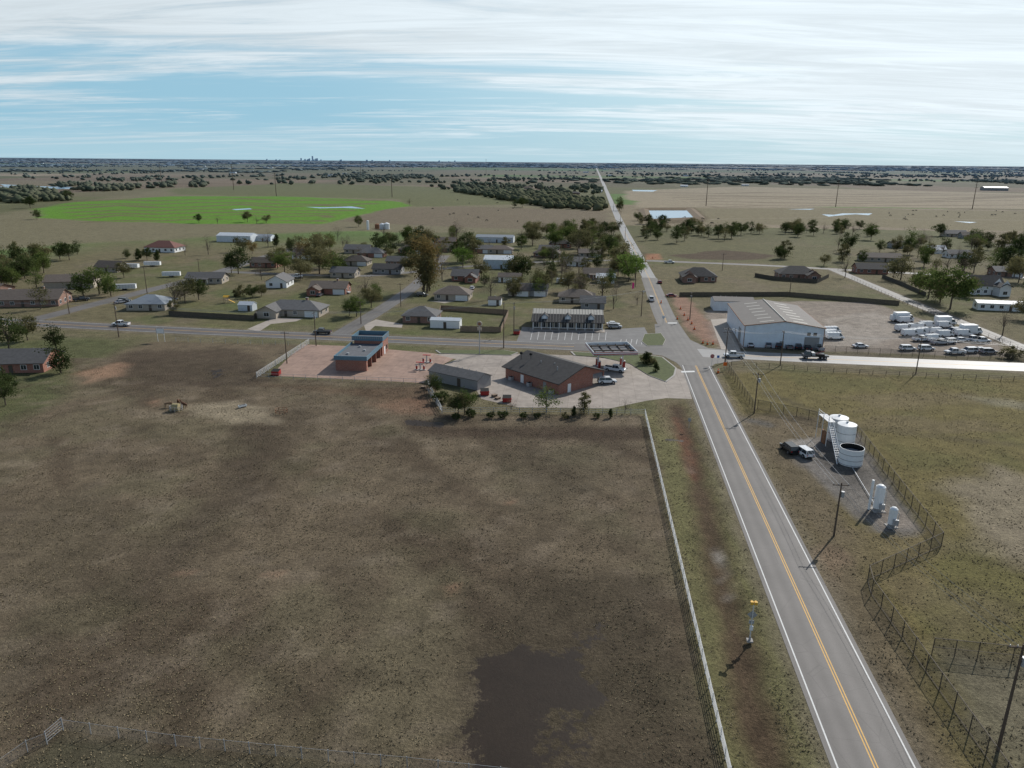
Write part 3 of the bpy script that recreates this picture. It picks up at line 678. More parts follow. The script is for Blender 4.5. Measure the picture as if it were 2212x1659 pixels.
def wall_mesh(w, d, hw, rise, kind, k, axis='x'):
    mb = MB(); x0, x1 = -w/2, w/2
    if kind == 'gable' and axis == 'x':
        mb.poly([(x0, d, 0), (x0, 0, 0), (x0, 0, hw), (x0, d/2, hw+rise), (x0, d, hw)], k); mb.poly([(x1, 0, 0), (x1, d, 0), (x1, d, hw), (x1, d/2, hw+rise), (x1, 0, hw)], k)
        mb.poly([(x0, 0, 0), (x1, 0, 0), (x1, 0, hw), (x0, 0, hw)], k); mb.poly([(x1, d, 0), (x0, d, 0), (x0, d, hw), (x1, d, hw)], k)
    elif kind == 'gable':
        mb.poly([(x0, 0, 0), (x1, 0, 0), (x1, 0, hw), (0, 0, hw+rise), (x0, 0, hw)], k); mb.poly([(x1, d, 0), (x0, d, 0), (x0, d, hw), (0, d, hw+rise), (x1, d, hw)], k)
        mb.poly([(x0, d, 0), (x0, 0, 0), (x0, 0, hw), (x0, d, hw)], k); mb.poly([(x1, 0, 0), (x1, d, 0), (x1, d, hw), (x1, 0, hw)], k)
    else:
        mb.b0(x0, x1, 0, d, 0, hw, k)
    return mb
def house(name, u, v, w, d, wall, roof, kind='gable', rise=1.8, hw=2.6, rot=0, axis='x', garage=False, porch=False, wing=0, chimney=False, win=True, oh=.55, base=None):
    O = base if base is not None else G(u, v); e = empty(name, O, ROT+rad(rot))
    wall_mesh(w, d, hw, rise, kind, wall, axis).obj('walls', e)
    roof_mesh(w, d, hw, rise, kind, roof, axis=axis, oh=oh).obj('roof', e)
    mw = MB(); mg = MB()
    n = max(2, int(w/3.2)); sk = (n-1, n-2) if garage else ()
    if win:
        windows_on(mw, mg, 'f', w, d, 1.5, n, skip=sk+(n//2-1 if garage else n//2,))
        windows_on(mw, mg, 'l', w, d, 1.5, max(1, int(d/4))); windows_on(mw, mg, 'r', w, d, 1.5, max(1, int(d/4)))
        mw.obj('window_frames', e); mg.obj('windows', e)
    md = MB(); i = (n//2-1 if garage else n//2); t = -w/2+w*(i+.5)/n
    md.b0(t-.5, t+.5, -.07, -.005, 0, 2.1, 'brpost'); md.obj('door', e)
    if garage:
        md = MB(); c = w/2-2.9
        md.b0(c-2.4, c+2.4, -.08, -.004, 0, 2.15, 'white')
        for j in range(1, 4): md.b0(c-2.4, c+2.4, -.095, -.08, j*.53, j*.53+.04, 'grey')
        md.obj('garage_door', e)
    if wing:
        sgn = 1 if wing > 0 else -1; ww = abs(wing); dd = 4.5
        mbw = wall_mesh(ww, dd+.5, hw-.05, rise*.8, 'gable', wall, 'y'); mbw.obj('wing_walls', e, (sgn*(w/2-ww/2-.05), -dd, 0))
        roof_mesh(ww, dd+d/2-.5, hw-.03, min(rise*.92, ww*.25), 'gable', roof, axis='y').obj('wing_roof', e, (sgn*(w/2-ww/2-.05), -dd, 0))
        w2 = MB(); g2 = MB(); windows_on(w2, g2, 'f', ww, dd, 1.5, 1, 1.8, 1.3); w2.obj('wing_window_frame', e, (sgn*(w/2-ww/2-.05), -dd, 0)); g2.obj('wing_window', e, (sgn*(w/2-ww/2-.05), -dd, 0))
    if porch:
        mp = MB(); mp.slab([(-w*.3, -2.4, hw-.25), (w*.15, -2.4, hw-.25), (w*.15, .1, hw+.15), (-w*.3, .1, hw+.15)], .12, roof)
        for j in range(4):
            x = -w*.28+j*w*.14; mp.b0(x-.07, x+.07, -2.3, -2.16, 0, hw-.36, 'white')
        mp.b0(-w*.3, w*.15, -2.4, -.1, 0, .12, 'drive'); mp.obj('porch', e)
    if chimney:
        mc = MB(); mc.b0(w*.2-.4, w*.2+.4, d*.55, d*.55+.7, hw, hw+rise+.9, 'brick2'); mc.b0(w*.2-.47, w*.2+.47, d*.55-.07, d*.55+.77, hw+rise+.9, hw+rise+1.02, 'grey'); mc.obj('chimney', e)
    mv = MB()
    for j in range(random.choice([2, 3, 4])):
        x = random.uniform(-w*.3, w*.3); yy = random.uniform(.55, .75)*d; fr = 1-abs(yy-d/2)/(d/2) if axis == 'x' else 1-abs(x)/(w/2)
        if kind == 'hip': x *= .4
        mv.cyl((x, yy, hw+rise*fr*.9), (x, yy, hw+rise*fr+.55), .09, .09, 'steel', 6)
    mv.obj('roof_vents', e)
    return e
house('ranch_house', 628, 684, 21, 10, 'tan', 'rf_grey', 'hip', 2.3, 2.7, 0, garage=True, wing=-7, chimney=True)
house('ranch_house', 315, 671, 14, 11, 'tan', 'rf_metal', 'hip', 2.3, 2.6, 8)
house('brick_house', 905, 698, 11.5, 10, 'brick2', 'rf_grey', 'hip', 2.3, 2.6, 0)
house('white_shed', 961, 709, 10, 4.5, 'white', 'rf_white', 'gable', .6, 2.5, 0, win=False, oh=.15)
house('brick_house', 708, 636, 15, 9.5, 'brick', 'rf_brown', 'gable', 2.2, 2.6, 4, garage=True, chimney=True, wing=-5)
house('white_house', 597, 622, 9, 11, 'white', 'rf_grey', 'gable', 2.4, 2.8, 6, axis='y')
house('ranch_house', 441, 613, 16, 9, 'tan', 'rf_grey', 'gable', 1.9, 2.6, 8, porch=True)
house('brick_house', 975, 649, 14, 10, 'tan', 'rf_brown', 'hip', 2.4, 2.6, 0, garage=True)
house('brick_house', 1003, 608, 12, 10, 'brick', 'rf_grey', 'gable', 2.4, 2.6, 0, wing=5)
house('metal_building', 1075, 581, 15, 13, 'bluewhite', 'rf_white', 'gable', 1.6, 4.6, 0, win=False, oh=.15)
house('garage', 1100, 610, 10, 6, 'white', 'rf_brown', 'gable', 1.3, 2.6, 0, garage=True)
house('ranch_house', 1245, 655, 14, 9, 'tan', 'rf_brown', 'hip', 2.2, 2.6, 0, garage=True)
house('ranch_house', 1280, 668, 9, 7, 'grey', 'rf_grey', 'gable', 1.9, 2.6, 0)
house('brick_house', 1290, 603, 13, 9, 'brick2', 'rf_brown', 'gable', 2.1, 2.6, 0, porch=True)
house('white_house', 1308, 612, 8, 7, 'white', 'rf_white', 'gable', 1.4, 2.6, 0)
house('brick_house', 50, 663, 25, 12, 'brick2', 'rf_brown', 'gable', 2.8, 2.8, 14, chimney=True)
house('metal_shed', 150, 624, 19, 11, 'tan', 'rf_brown', 'gable', 2.2, 3.2, 20, win=False)
house('brick_house', 25, 806, 16, 11, 'brick', 'rf_grey', 'gable', 2.4, 2.7, 12)
house('metal_building', 505, 523, 24, 12, 'whitemetal', 'rf_white', 'gable', 1.6, 4, 0, win=False, oh=.15)
house('metal_building', 562, 521, 15, 9, 'whitemetal', 'rf_metal', 'gable', 1.2, 3, 0, win=False, oh=.15)
house('farm_house', 345, 545, 19, 12, 'white', 'rf_red', 'hip', 3.2, 3, 0)
house('white_shed', 530, 672, 5.5, 4, 'whitemetal', 'rf_white', 'gable', .9, 2.2, 0, win=False, oh=.15)
house('white_shed', 1068, 660, 5, 4, 'white', 'rf_brown', 'gable', .9, 2.2, 0, win=False, oh=.15)
house('brick_house', 1510, 609, 16, 11, 'brick2', 'rf_dark', 'hip', 3.2, 2.8, 0, wing=-6)
house('brick_house', 1725, 604, 18, 11, 'brick2', 'rf_dark', 'hip', 3.0, 2.8, 0, wing=6)
house('ranch_house', 1905, 566, 22, 9, 'tan', 'rf_brown', 'gable', 2, 2.6, 0)
house('brick_house', 1885, 592, 15, 9, 'brick', 'rf_dark', 'gable', 2.4, 2.6, 0)
house('farm_house', 2135, 637, 13, 9, 'white', 'rf_dark', 'gable', 3.6, 4.2, 10, wing=5)
house('mobile_home', 2172, 672, 20, 5, 'white', 'rf_white', 'gable', .7, 2.8, -4)
for (u, v, w, d, wl, rf, kd) in [(765, 574, 14, 9, 'tan', 'rf_brown', 'hip'), (800, 556, 15, 9, 'brick', 'rf_grey', 'hip'), (835, 592, 14, 9, 'grey', 'rf_dark', 'gable'), (860, 575, 13, 9, 'brick2', 'rf_grey', 'gable'), (568, 578, 14, 9, 'brick', 'rf_brown', 'gable'),
        (655, 560, 13, 9, 'white', 'rf_grey', 'gable'), (770, 548, 15, 9, 'tan', 'rf_grey', 'gable'), (885, 548, 14, 9, 'brick', 'rf_brown', 'hip'), (950, 545, 14, 9, 'brick2', 'rf_brown', 'gable'), (1035, 547, 15, 9, 'brick', 'rf_grey', 'gable'), (1080, 548, 15, 9, 'tan', 'rf_brown', 'hip'),
        (1180, 556, 15, 9, 'brick2', 'rf_brown', 'hip'), (1240, 575, 13, 9, 'white', 'rf_grey', 'gable'), (1185, 548, 12, 9, 'brick', 'rf_grey', 'gable'), (1275, 556, 13, 9, 'tan', 'rf_brown', 'gable'), (960, 530, 14, 9, 'brick', 'rf_brown', 'gable'), (1210, 535, 14, 9, 'brick', 'rf_dark', 'hip'),
        (1948, 537, 12, 9, 'grey', 'rf_dark', 'gable'), (2075, 558, 14, 8, 'white', 'rf_grey', 'gable'), (2065, 512, 16, 9, 'tan', 'rf_grey', 'gable'), (2100, 516, 14, 8, 'grey', 'rf_brown', 'gable'), (2195, 545, 14, 9, 'tan', 'rf_brown', 'hip'), (2180, 598, 13, 9, 'brick2', 'rf_grey', 'gable'),
        (1240, 420, 20, 12, 'brick2', 'rf_dark', 'hip'), (1180, 408, 20, 12, 'brick2', 'rf_dark', 'hip'), (1290, 416, 18, 12, 'white', 'rf_white', 'gable'), (1478, 404, 16, 9, 'white', 'rf_white', 'gable'), (1610, 402, 16, 9, 'white', 'rf_metal', 'gable'), (2025, 548, 10, 7, 'white', 'rf_white', 'gable'),
        (230, 588, 12, 8, 'tan', 'rf_brown', 'gable'), (-60, 640, 20, 11, 'brick2', 'rf_brown', 'gable'), (2290, 640, 16, 10, 'white', 'rf_grey', 'gable'), (1140, 408, 20, 11, 'tan', 'rf_brown', 'hip'), (1150, 640, 12, 8, 'grey', 'rf_grey', 'gable'), (1120, 640, 9, 7, 'tan', 'rf_brown', 'gable'), (740, 600, 12, 8, 'tan', 'rf_grey', 'gable')]:
    house('ranch_house' if wl in ('tan', 'grey', 'white') else 'brick_house', u, v, w, d, wl, rf, kd, random.uniform(1.8, 2.5), 2.6, random.uniform(-4, 4), garage=random.random() < .5)
house('metal_building', 1068, 524, 26, 10, 'whitemetal', 'rf_metal', 'gable', 1.4, 3.4, 0, win=False, oh=.15)
house('metal_building', 2152, 412, 50, 20, 'grey', 'rf_metal', 'gable', 2.5, 6, 0, win=False, oh=.15)

# --- strip of shops
O = G(1226, 711); e = empty('strip_mall', O, ROT+rad(2)); w, d = 23.5, 13.
mb = MB(); mb.b0(-w/2, w/2, 0, d, 0, 3.0, 'tan'); mb.obj('walls', e)
mb = MB(); mb.slab([(-w/2-.6, -2.2, 2.75), (w/2+.6, -2.2, 2.75), (w/2+.2, 2.2, 4.7), (-w/2-.2, 2.2, 4.7)], .15, 'rf_dark')
mb.slab([(-w/2-.2, 2.2, 4.7), (w/2+.2, 2.2, 4.7), (w/2+.2, 7, 5.5), (-w/2-.2, 7, 5.5)], .15, 'striproof'); mb.slab([(-w/2-.2, 7, 5.5), (w/2+.2, 7, 5.5), (w/2+.2, d+.4, 3.1), (-w/2-.2, d+.4, 3.1)], .15, 'striproof')
mb.obj('roof', e)
mb = MB()
for i in range(25):
    x = -w/2+w*i/24
    mb.cyl((x, 2.2, 4.74), (x, 7, 5.54), .05, .05, 'dark', 4)
    mb.cyl((x, -2.1, 2.8), (x, 2.2, 4.74), .05, .05, 'striproof', 4)
mb.obj('roof_ribs', e)
mb = MB()
for x in (-w*.33, 0, w*.33):
    mb.poly([(x-1, -.6, 3.4), (x+1, -.6, 3.4), (x+1, -.6, 4.3), (x, -.6, 5.1), (x-1, -.6, 4.3)], 'bluewhite')
    mb.poly([(x-1, 2.2, 3.4), (x-1, -.6, 3.4), (x-1, -.6, 4.3), (x-1, 2.2, 4.3)], 'bluewhite'); mb.poly([(x+1, -.6, 3.4), (x+1, 2.2, 3.4), (x+1, 2.2, 4.3), (x+1, -.6, 4.3)], 'bluewhite')
    mb.slab([(x-1.25, -.85, 4.22), (x, -.85, 5.25), (x, 2.6, 5.25), (x-1.25, 2.6, 4.22)], .08, 'rf_dark'); mb.slab([(x, -.85, 5.25), (x+1.25, -.85, 4.22), (x+1.25, 2.6, 4.22), (x, 2.6, 5.25)], .08, 'rf_dark')
    mb.b0(x-.45, x+.45, -.64, -.605, 3.6, 4.4, 'white')
mb.obj('dormers', e)
mw = MB(); mg = MB(); windows_on(mw, mg, 'f', w, d, 1.35, 10, 1.5, 1.9); mw.obj('shop_window_frames', e); mg.obj('shop_windows', e)
mb = MB()
for i in range(9):
    x = -w/2+.2+i*(w-.4)/8; mb.b0(x-.1, x+.1, -2.0, -1.8, .12, 2.68, 'white')
mb.b0(-w/2, w/2, -2.02, -1.96, .8, .9, 'white'); mb.obj('porch_posts', e)

# --- car wash
O = G(759, 801); e = empty('car_wash', O, ROT+rad(1)); w, d = 8.4, 23.
mb = MB()
mb.b0(-w/2, w/2, 0, .3, 0, 3.1, 'brick'); mb.b0(-w/2, -w/2+.3, .3, d, 0, 3.1, 'brick')
mb.b0(-w/2+.3, w/2, d-.3, d, 0, 4.4, 'brick')
for y in (4.9, 9.5, 14.1): mb.b0(-w/2+.3, w/2, y, y+.3, 0, 3.1, 'brick')
mb.b0(w/2-.35, w/2, .3, 1.2, 0, 3.1, 'brick')
mb.b0(-w/2+.3, w/2+.02, 16.2, 22.7, 0, 4.4, 'brick')
mb.obj('walls', e)
mb = MB()
mb.b0(-w/2-.1, w/2+.1, -.1, 16.2, 3.1, 3.5, 'asph_roof')
mb.obj('roof', e)
mb = MB()
for (x0, x1, y0, y1, z0, z1) in [(-w/2-.3, w/2+.3, -.35, -.1, 3.0, 4.1), (-w/2-.3, -w/2-.1, -.1, 16.0, 3.0, 4.1), (w/2+.1, w/2+.3, -.1, 16.0, 3.0, 4.1),
                                 (-w/2-.3, w/2+.3, 16.0, 16.2, 4.4, 5.7), (-w/2-.3, w/2+.3, 23.1, 23.3, 4.4, 5.7), (-w/2-.3, -w/2-.1, 16.2, 23.1, 4.4, 5.7), (w/2+.1, w/2+.3, 16.2, 23.1, 4.4, 5.7)]:
    mb.b0(x0, x1, y0, y1, z0, z1, 'bluetrim')
mb.b0(-w/2-.1, w/2+.1, 16.2, 23.1, 4.402, 4.6, 'asph_roof')
mb.obj('parapet', e)
mb = MB()
for i in range(12):
    y = 16.3+i*.6; mb.b0(w/2+.3, w/2+.34, y, y+.25, 4.9, 5.5, 'grey')
for i in range(14):
    x = -w/2+i*.62; mb.b0(x, x+.25, 16.0-.04, 16.0, 4.9, 5.5, 'grey')
mb.b0(w/2+.02, w/2+.08, 18.2, 19.3, 0, 2.2, 'white'); mb.b0(w/2+.02, w/2+.08, 20.5, 21.9, 1.0, 2.2, 'glass')
mb.obj('trim_and_door', e)
mb = MB()
for y in (2.5, 7.2, 11.9): mb.b0(-w/2+.3, -w/2+.5, y-.3, y+.3, 1, 2, 'steel')
for (x, y) in ((-2, 4), (1.5, 8), (-1, 12)): mb.b0(x-.3, x+.3, y-.3, y+.3, 3.5, 3.9, 'steel')
mb.obj('equipment', e)

# --- filling-station store
O = G(1092, 815); B = G(1207, 853); dv = (B-O).normalized(); ang = math.atan2(dv.y, dv.x)
e = empty('brick_convenience_store', O, ang); w = (B-O).length
mb = MB(); d = 12.
mb.b0(0, w, 0, d, 0, 3.0, 'brick')
mb.poly([(w, 0, 3), (w, 16.5, 3), (w, 8.25, 5.7)], 'brick'); mb.poly([(0, 0, 3), (0, 8.25, 5.7), (0, 16.5, 3)], 'brick'); mb.obj('walls', e)
mb = MB(); s = 2.7/8.25
mb.slab([(-.7, -.8, 3.2-.8*s), (w+.7, -.8, 3.2-.8*s), (w+.7, 8.25, 5.9), (-.7, 8.25, 5.9)], .2, 'rf_dark')
mb.slab([(w+.7, 17.3, 3.2-.8*s), (-.7, 17.3, 3.2-.8*s), (-.7, 8.25, 5.9), (w+.7, 8.25, 5.9)], .2, 'rf_dark'); mb.obj('roof', e)
mb = MB()
for i in range(6): mb.box((.3+i*(w-.6)/5, 16.2, 1.48), (.3, .3, 2.96), 'brick')
mb.obj('porch_columns', e)
mb = MB()
for i in range(4): mb.b0(2+i*4.6, 5+i*4.6, d, d+.06, .6, 2.5, 'glass')
mb.b0(w, w+.06, 3, 4.1, 0, 2.15, 'white'); mb.b0(w*.3, w*.3+1.1, -.06, 0, 0, 2.15, 'white'); mb.b0(w*.72, w*.72+1.1, -.06, 0, 0, 2.15, 'grey'); mb.obj('doors_and_windows', e)
mb = MB()
for (x, y) in ((1.6, 4), (4.0, 5.2)): mb.cyl((x, y, 4.0), (x, y, 6.2), .06, .06, 'dark', 6); mb.cyl((x, y, 6.2), (x+.15, y-.3, 6.5), .45, .1, 'dark', 12)
for (x, y) in ((8, 5), (12, 6), (15, 4)): mb.cyl((x, y, 4.3), (x, y, 5.4), .12, .12, 'steel', 6)
mb.obj('roof_vents', e)
mb = MB()
for x in (w*.15, w*.5, w*.9): mb.b0(x-.5, x+.5, -1.2, -.2, 0, 1.0, 'steel'); mb.b0(x-.4, x+.4, -1.1, -.3, 1.0, 1.04, 'dark')
mb.obj('air_conditioning_units', e)

# --- fuel canopy
c = (G(1268, 745, 5.3)+G(1345, 738, 5.3)+G(1367, 757, 5.3)+G(1300, 767, 5.3))/4
e = empty('fuel_canopy', (c.x, c.y, 0), rad(6)); a = 6.0; bb = 5.6
mb = MB()
for (x0, x1, y0, y1) in [(-a, a, -bb, -bb+.12), (-a, a, bb-.12, bb), (-a, -a+.12, -bb+.12, bb-.12), (a-.12, a, -bb+.12, bb-.12)]:
    mb.b0(x0, x1, y0, y1, 4.6, 5.6, 'white')
mb.b0(-a-.02, a+.02, -bb-.02, -bb, 4.85, 5.1, 'redp'); mb.b0(-a-.02, -a, -bb, bb, 4.85, 5.1, 'redp'); mb.b0(-a-.02, a+.02, -bb-.021, -bb-.001, 5.4, 5.603, 'redp'); mb.b0(a, a+.02, -bb, bb, 4.85, 5.1, 'redp')
mb.b0(-a-.03, a+.03, -bb-.03, -bb, 4.62, 4.75, 'dark')
mb.obj('fascia', e)
mb = MB(); mb.b0(-a+.12, a-.12, -bb+.12, bb-.12, 4.65, 4.8, 'asph_roof'); mb.obj('deck', e)
mb = MB()
for i in range(5): x = -a+1+i*(2*a-2)/4; mb.b0(x-.06, x+.06, -bb+.12, bb-.12, 4.8, 5.1, 'brpost')
for y in (-2.5, 2.5): mb.b0(-a+.12, a-.12, y-.15, y+.15, 5.102, 5.4, 'brpost')
mb.obj('roof_beams', e)
mb = MB()
for x in (-3.4, 3.4): mb.b0(x-.18, x+.18, -.18, .18, 0, 4.65, 'white'); mb.b0(x-1.0, x+1.0, -2.2, 2.2, .02, .18, 'concrete_k')
mb.obj('columns', e)
mb = MB()
for x in (-3.4, 3.4):
    for y in (-1.5, 1.5): mb.b0(x-.3, x+.3, y-.4, y+.4, .18, 1.9, 'redp'); mb.b0(x-.31, x+.31, y-.3, y+.3, 1.2, 1.7, 'glass'); mb.b0(x-.35, x+.35, y-.45, y+.45, 1.9, 2.05, 'white')
mb.obj('fuel_dispensers', e)

# --- grey storage building
house('storage_building', 0, 0, 15.5, 5.6, 'grey', 'rf_grey', 'gable', 1.2, 2.5, 0, win=False, oh=.25, base=G(978, 832))
bpy.data.objects['storage_building'].rotation_euler[2] = rad(-34)

# --- warehouse
O = (G(1605, 749)+G(1776, 756))/2; w = (G(1605, 749)-G(1776, 756)).length; d = 37.
e = empty('metal_warehouse', O, math.atan2(*reversed((G(1776, 756)-G(1605, 749)).to_tuple()[:2])))
mb = MB(); hw, rs = 6.6, 1.7
wall_mesh(w, d, hw, rs, 'gable', 'warewall', 'y').obj('walls', e)
roof_mesh(w, d, hw, rs, 'gable', 'wareroof', oh=.25, axis='y', th=.12).obj('roof', e)
mb = MB()
for sx in (-1, 1):
    mb.cyl((sx*w/2, -.1, 0), (sx*w/2, -.1, hw), .12, .12, 'rust', 4); mb.cyl((sx*(w/2+.2), -.28, hw+.05), (0, -.28, hw+rs+.08), .14, .14, 'rust', 4)
    mb.cyl((sx*(w/2+.27), -.2, hw+.02), (sx*(w/2+.27), d+.2, hw+.02), .13, .13, 'rust', 4)
mb.cyl((0, -.2, hw+rs+.18), (0, d+.2, hw+rs+.18), .22, .22, 'striproof', 6)
mb.obj('trim', e)
mb = MB()
def rz_(x): return hw+.02+.12+rs*(1-abs(x)/(w/2))+.03
for i in range(7):
    y = 2+i*5.0
    for sx in (-1, 1):
        xa, xb = sx*w*.12, sx*w*.30
        pts = [(xa, y, rz_(xa)), (xb, y, rz_(xb)), (xb, y+1.0, rz_(xb)), (xa, y+1.0, rz_(xa))]
        if sx < 0: pts.reverse()
        mb.poly(pts, 'striproof')
mb.obj('skylight_panels', e)
mb = MB()
for x in (w*.5-4.4, w*.5-2.6): mb.b0(x-.5, x+.5, -.06, 0, 4.2, 5.2, 'glass')
mb.b0(-1, .2, -.06, 0, 0, 2.2, 'grey'); mb.b0(w*.5-5.5, w*.5-1.2, -.07, 0, 0, 3.8, 'grey'); mb.b0(-w/2-.06, -w/2, 6, 10.5, 0, 4.2, 'grey'); mb.b0(-w/2-.06, -w/2, 16, 17, 0, 2.2, 'grey'); mb.obj('doors_and_windows', e)
house('metal_shed', 1585, 672, 15, 9, 'whitemetal', 'wareroof', 'gable', 1, 3.6, 0, win=False, oh=.15)

# --- tank battery
def tank(u, v, r, h, opened=False, rusty=False):
    O = G(u, v); e = empty('storage_tank', O); mb = MB(); n = 32
    mb.cyl((0, 0, 0), (0, 0, h), r, r, 'white', n, False)
    if opened:
        mb.cyl((0, 0, .02), (0, 0, h-.01), r-.08, r-.08, 'dark', n, False); mb.cyl((0, 0, h*.55), (0, 0, h*.55+.01), r-.1, r-.1, 'dark', n)
        for i in range(n):
            a0, a1 = 2*math.pi*i/n, 2*math.pi*(i+1)/n
            mb.poly([(r*math.cos(a0), r*math.sin(a0), h), (r*math.cos(a1), r*math.sin(a1), h), ((r-.08)*math.cos(a1), (r-.08)*math.sin(a1), h), ((r-.08)*math.cos(a0), (r-.08)*math.sin(a0), h)], 'white')
    else:
        mb.cyl((0, 0, h), (0, 0, h+.35), r, .25, 'white', n); mb.cyl((0, 0, h+.3), (0, 0, h+.6), .22, .22, 'steel', 10)
    mb.obj('shell', e)
    mb = MB()
    for z in (.15, h*.33, h*.66, h-.08): mb.cyl((0, 0, z), (0, 0, z+.09), r+.03, r+.03, 'rust' if z < h*.5 and rusty else 'grey', n, True) if z < h-.2 else mb.cyl((0, 0, z), (0, 0, z+.09), r+.03, r+.03, 'white', n, False)
    mb.obj('bands', e); return e
tank(1836, 1000, 2.15, 3.2, True)
tank(1823, 966, 1.8, 4.9)
tank(1806, 950, 1.8, 4.9, rusty=True)
P0 = G(1786, 962); e = empty('steel_stairway', P0); mb = MB()
a_ = G(1812, 1002)-P0; top = Vector((0, 0, 5.0))
for off in (Vector((.4, .2, 0)), Vector((-.4, -.2, 0))):
    mb.cyl(tuple(a_+off), tuple(top+off), .07, .07, 'white', 5); mb.cyl(tuple(a_+off+Vector((0, 0, 1))), tuple(top+off+Vector((0, 0, 1))), .04, .04, 'white', 5)
for i in range(18):
    q = a_.lerp(top, (i+.5)/18); mb.box(tuple(q), (.9, .3, .05), 'steel')
mb.obj('stairs', e); mb = MB()
mb.slab([(-.5, -.5, 5.1), (.9, -.5, 5.1), (1.2, 4.5, 5.1), (-.5, 4.5, 5.1)], .1, 'steel')
for (x, y) in ((-.5, -.5), (-.5, 4.5), (-.5, 2)): mb.cyl((x, y, 0), (x, y, 6.2), .07, .07, 'white', 5)
for z in (5.6, 6.1): mb.cyl((-.5, -.5, z), (-.5, 4.5, z), .04, .04, 'white', 4)
mb.b0(-.4, 0, .6, 2.4, 0, 2.6, 'rust'); mb.obj('catwalk', e)
def vessel(u, v, r, h, stack=True):
    O = G(u, v); e = empty('separator_vessel', O); mb = MB()
    mb.cyl((0, 0, .5), (0, 0, h), r, r, 'white', 20, False); mb.cyl((0, 0, h), (0, 0, h+.28), r, r*.55, 'white', 20, False); mb.cyl((0, 0, h+.28), (0, 0, h+.38), r*.55, .05, 'white', 20)
    mb.cyl((0, 0, .1), (0, 0, .5), r*.9, r*.9, 'grey', 16); mb.obj('shell', e)
    mb = MB(); mb.box((0, 0, .06), (r*2.6, r*2.6, .12), 'concrete_k')
    if stack: mb.cyl((-r-.5, .3, 0), (-r-.5, .3, h+1.0), .2, .2, 'white', 10); mb.cyl((-r-.5, .3, h*.5), (0, 0, h*.5), .12, .12, 'steel', 8)
    mb.cyl((r+.2, -.2, 0), (r+.2, -.2, h*.8), .06, .06, 'steel', 6); mb.cyl((r+.2, -.2, h*.8), (0, 0, h*.8), .06, .06, 'steel', 6); mb.box((r*.2, -r-.25, 1.1), (.7, .5, .9), 'steel'); mb.obj('piping', e)
vessel(1895, 1102, .75, 4.2); vessel(1925, 1137, .6, 3.0, False)
mb = MB(); p = G(1840, 1012); q = G(1893, 1100)-p
mb.cyl((0, 0, .3), (q.x, q.y, .3), .07, .07, 'steel', 6)
for t in (.2, .5, .8): mb.cyl((q.x*t, q.y*t, 0), (q.x*t, q.y*t, .3), .05, .05, 'steel', 5)
mb.obj('pipeline', loc=p)

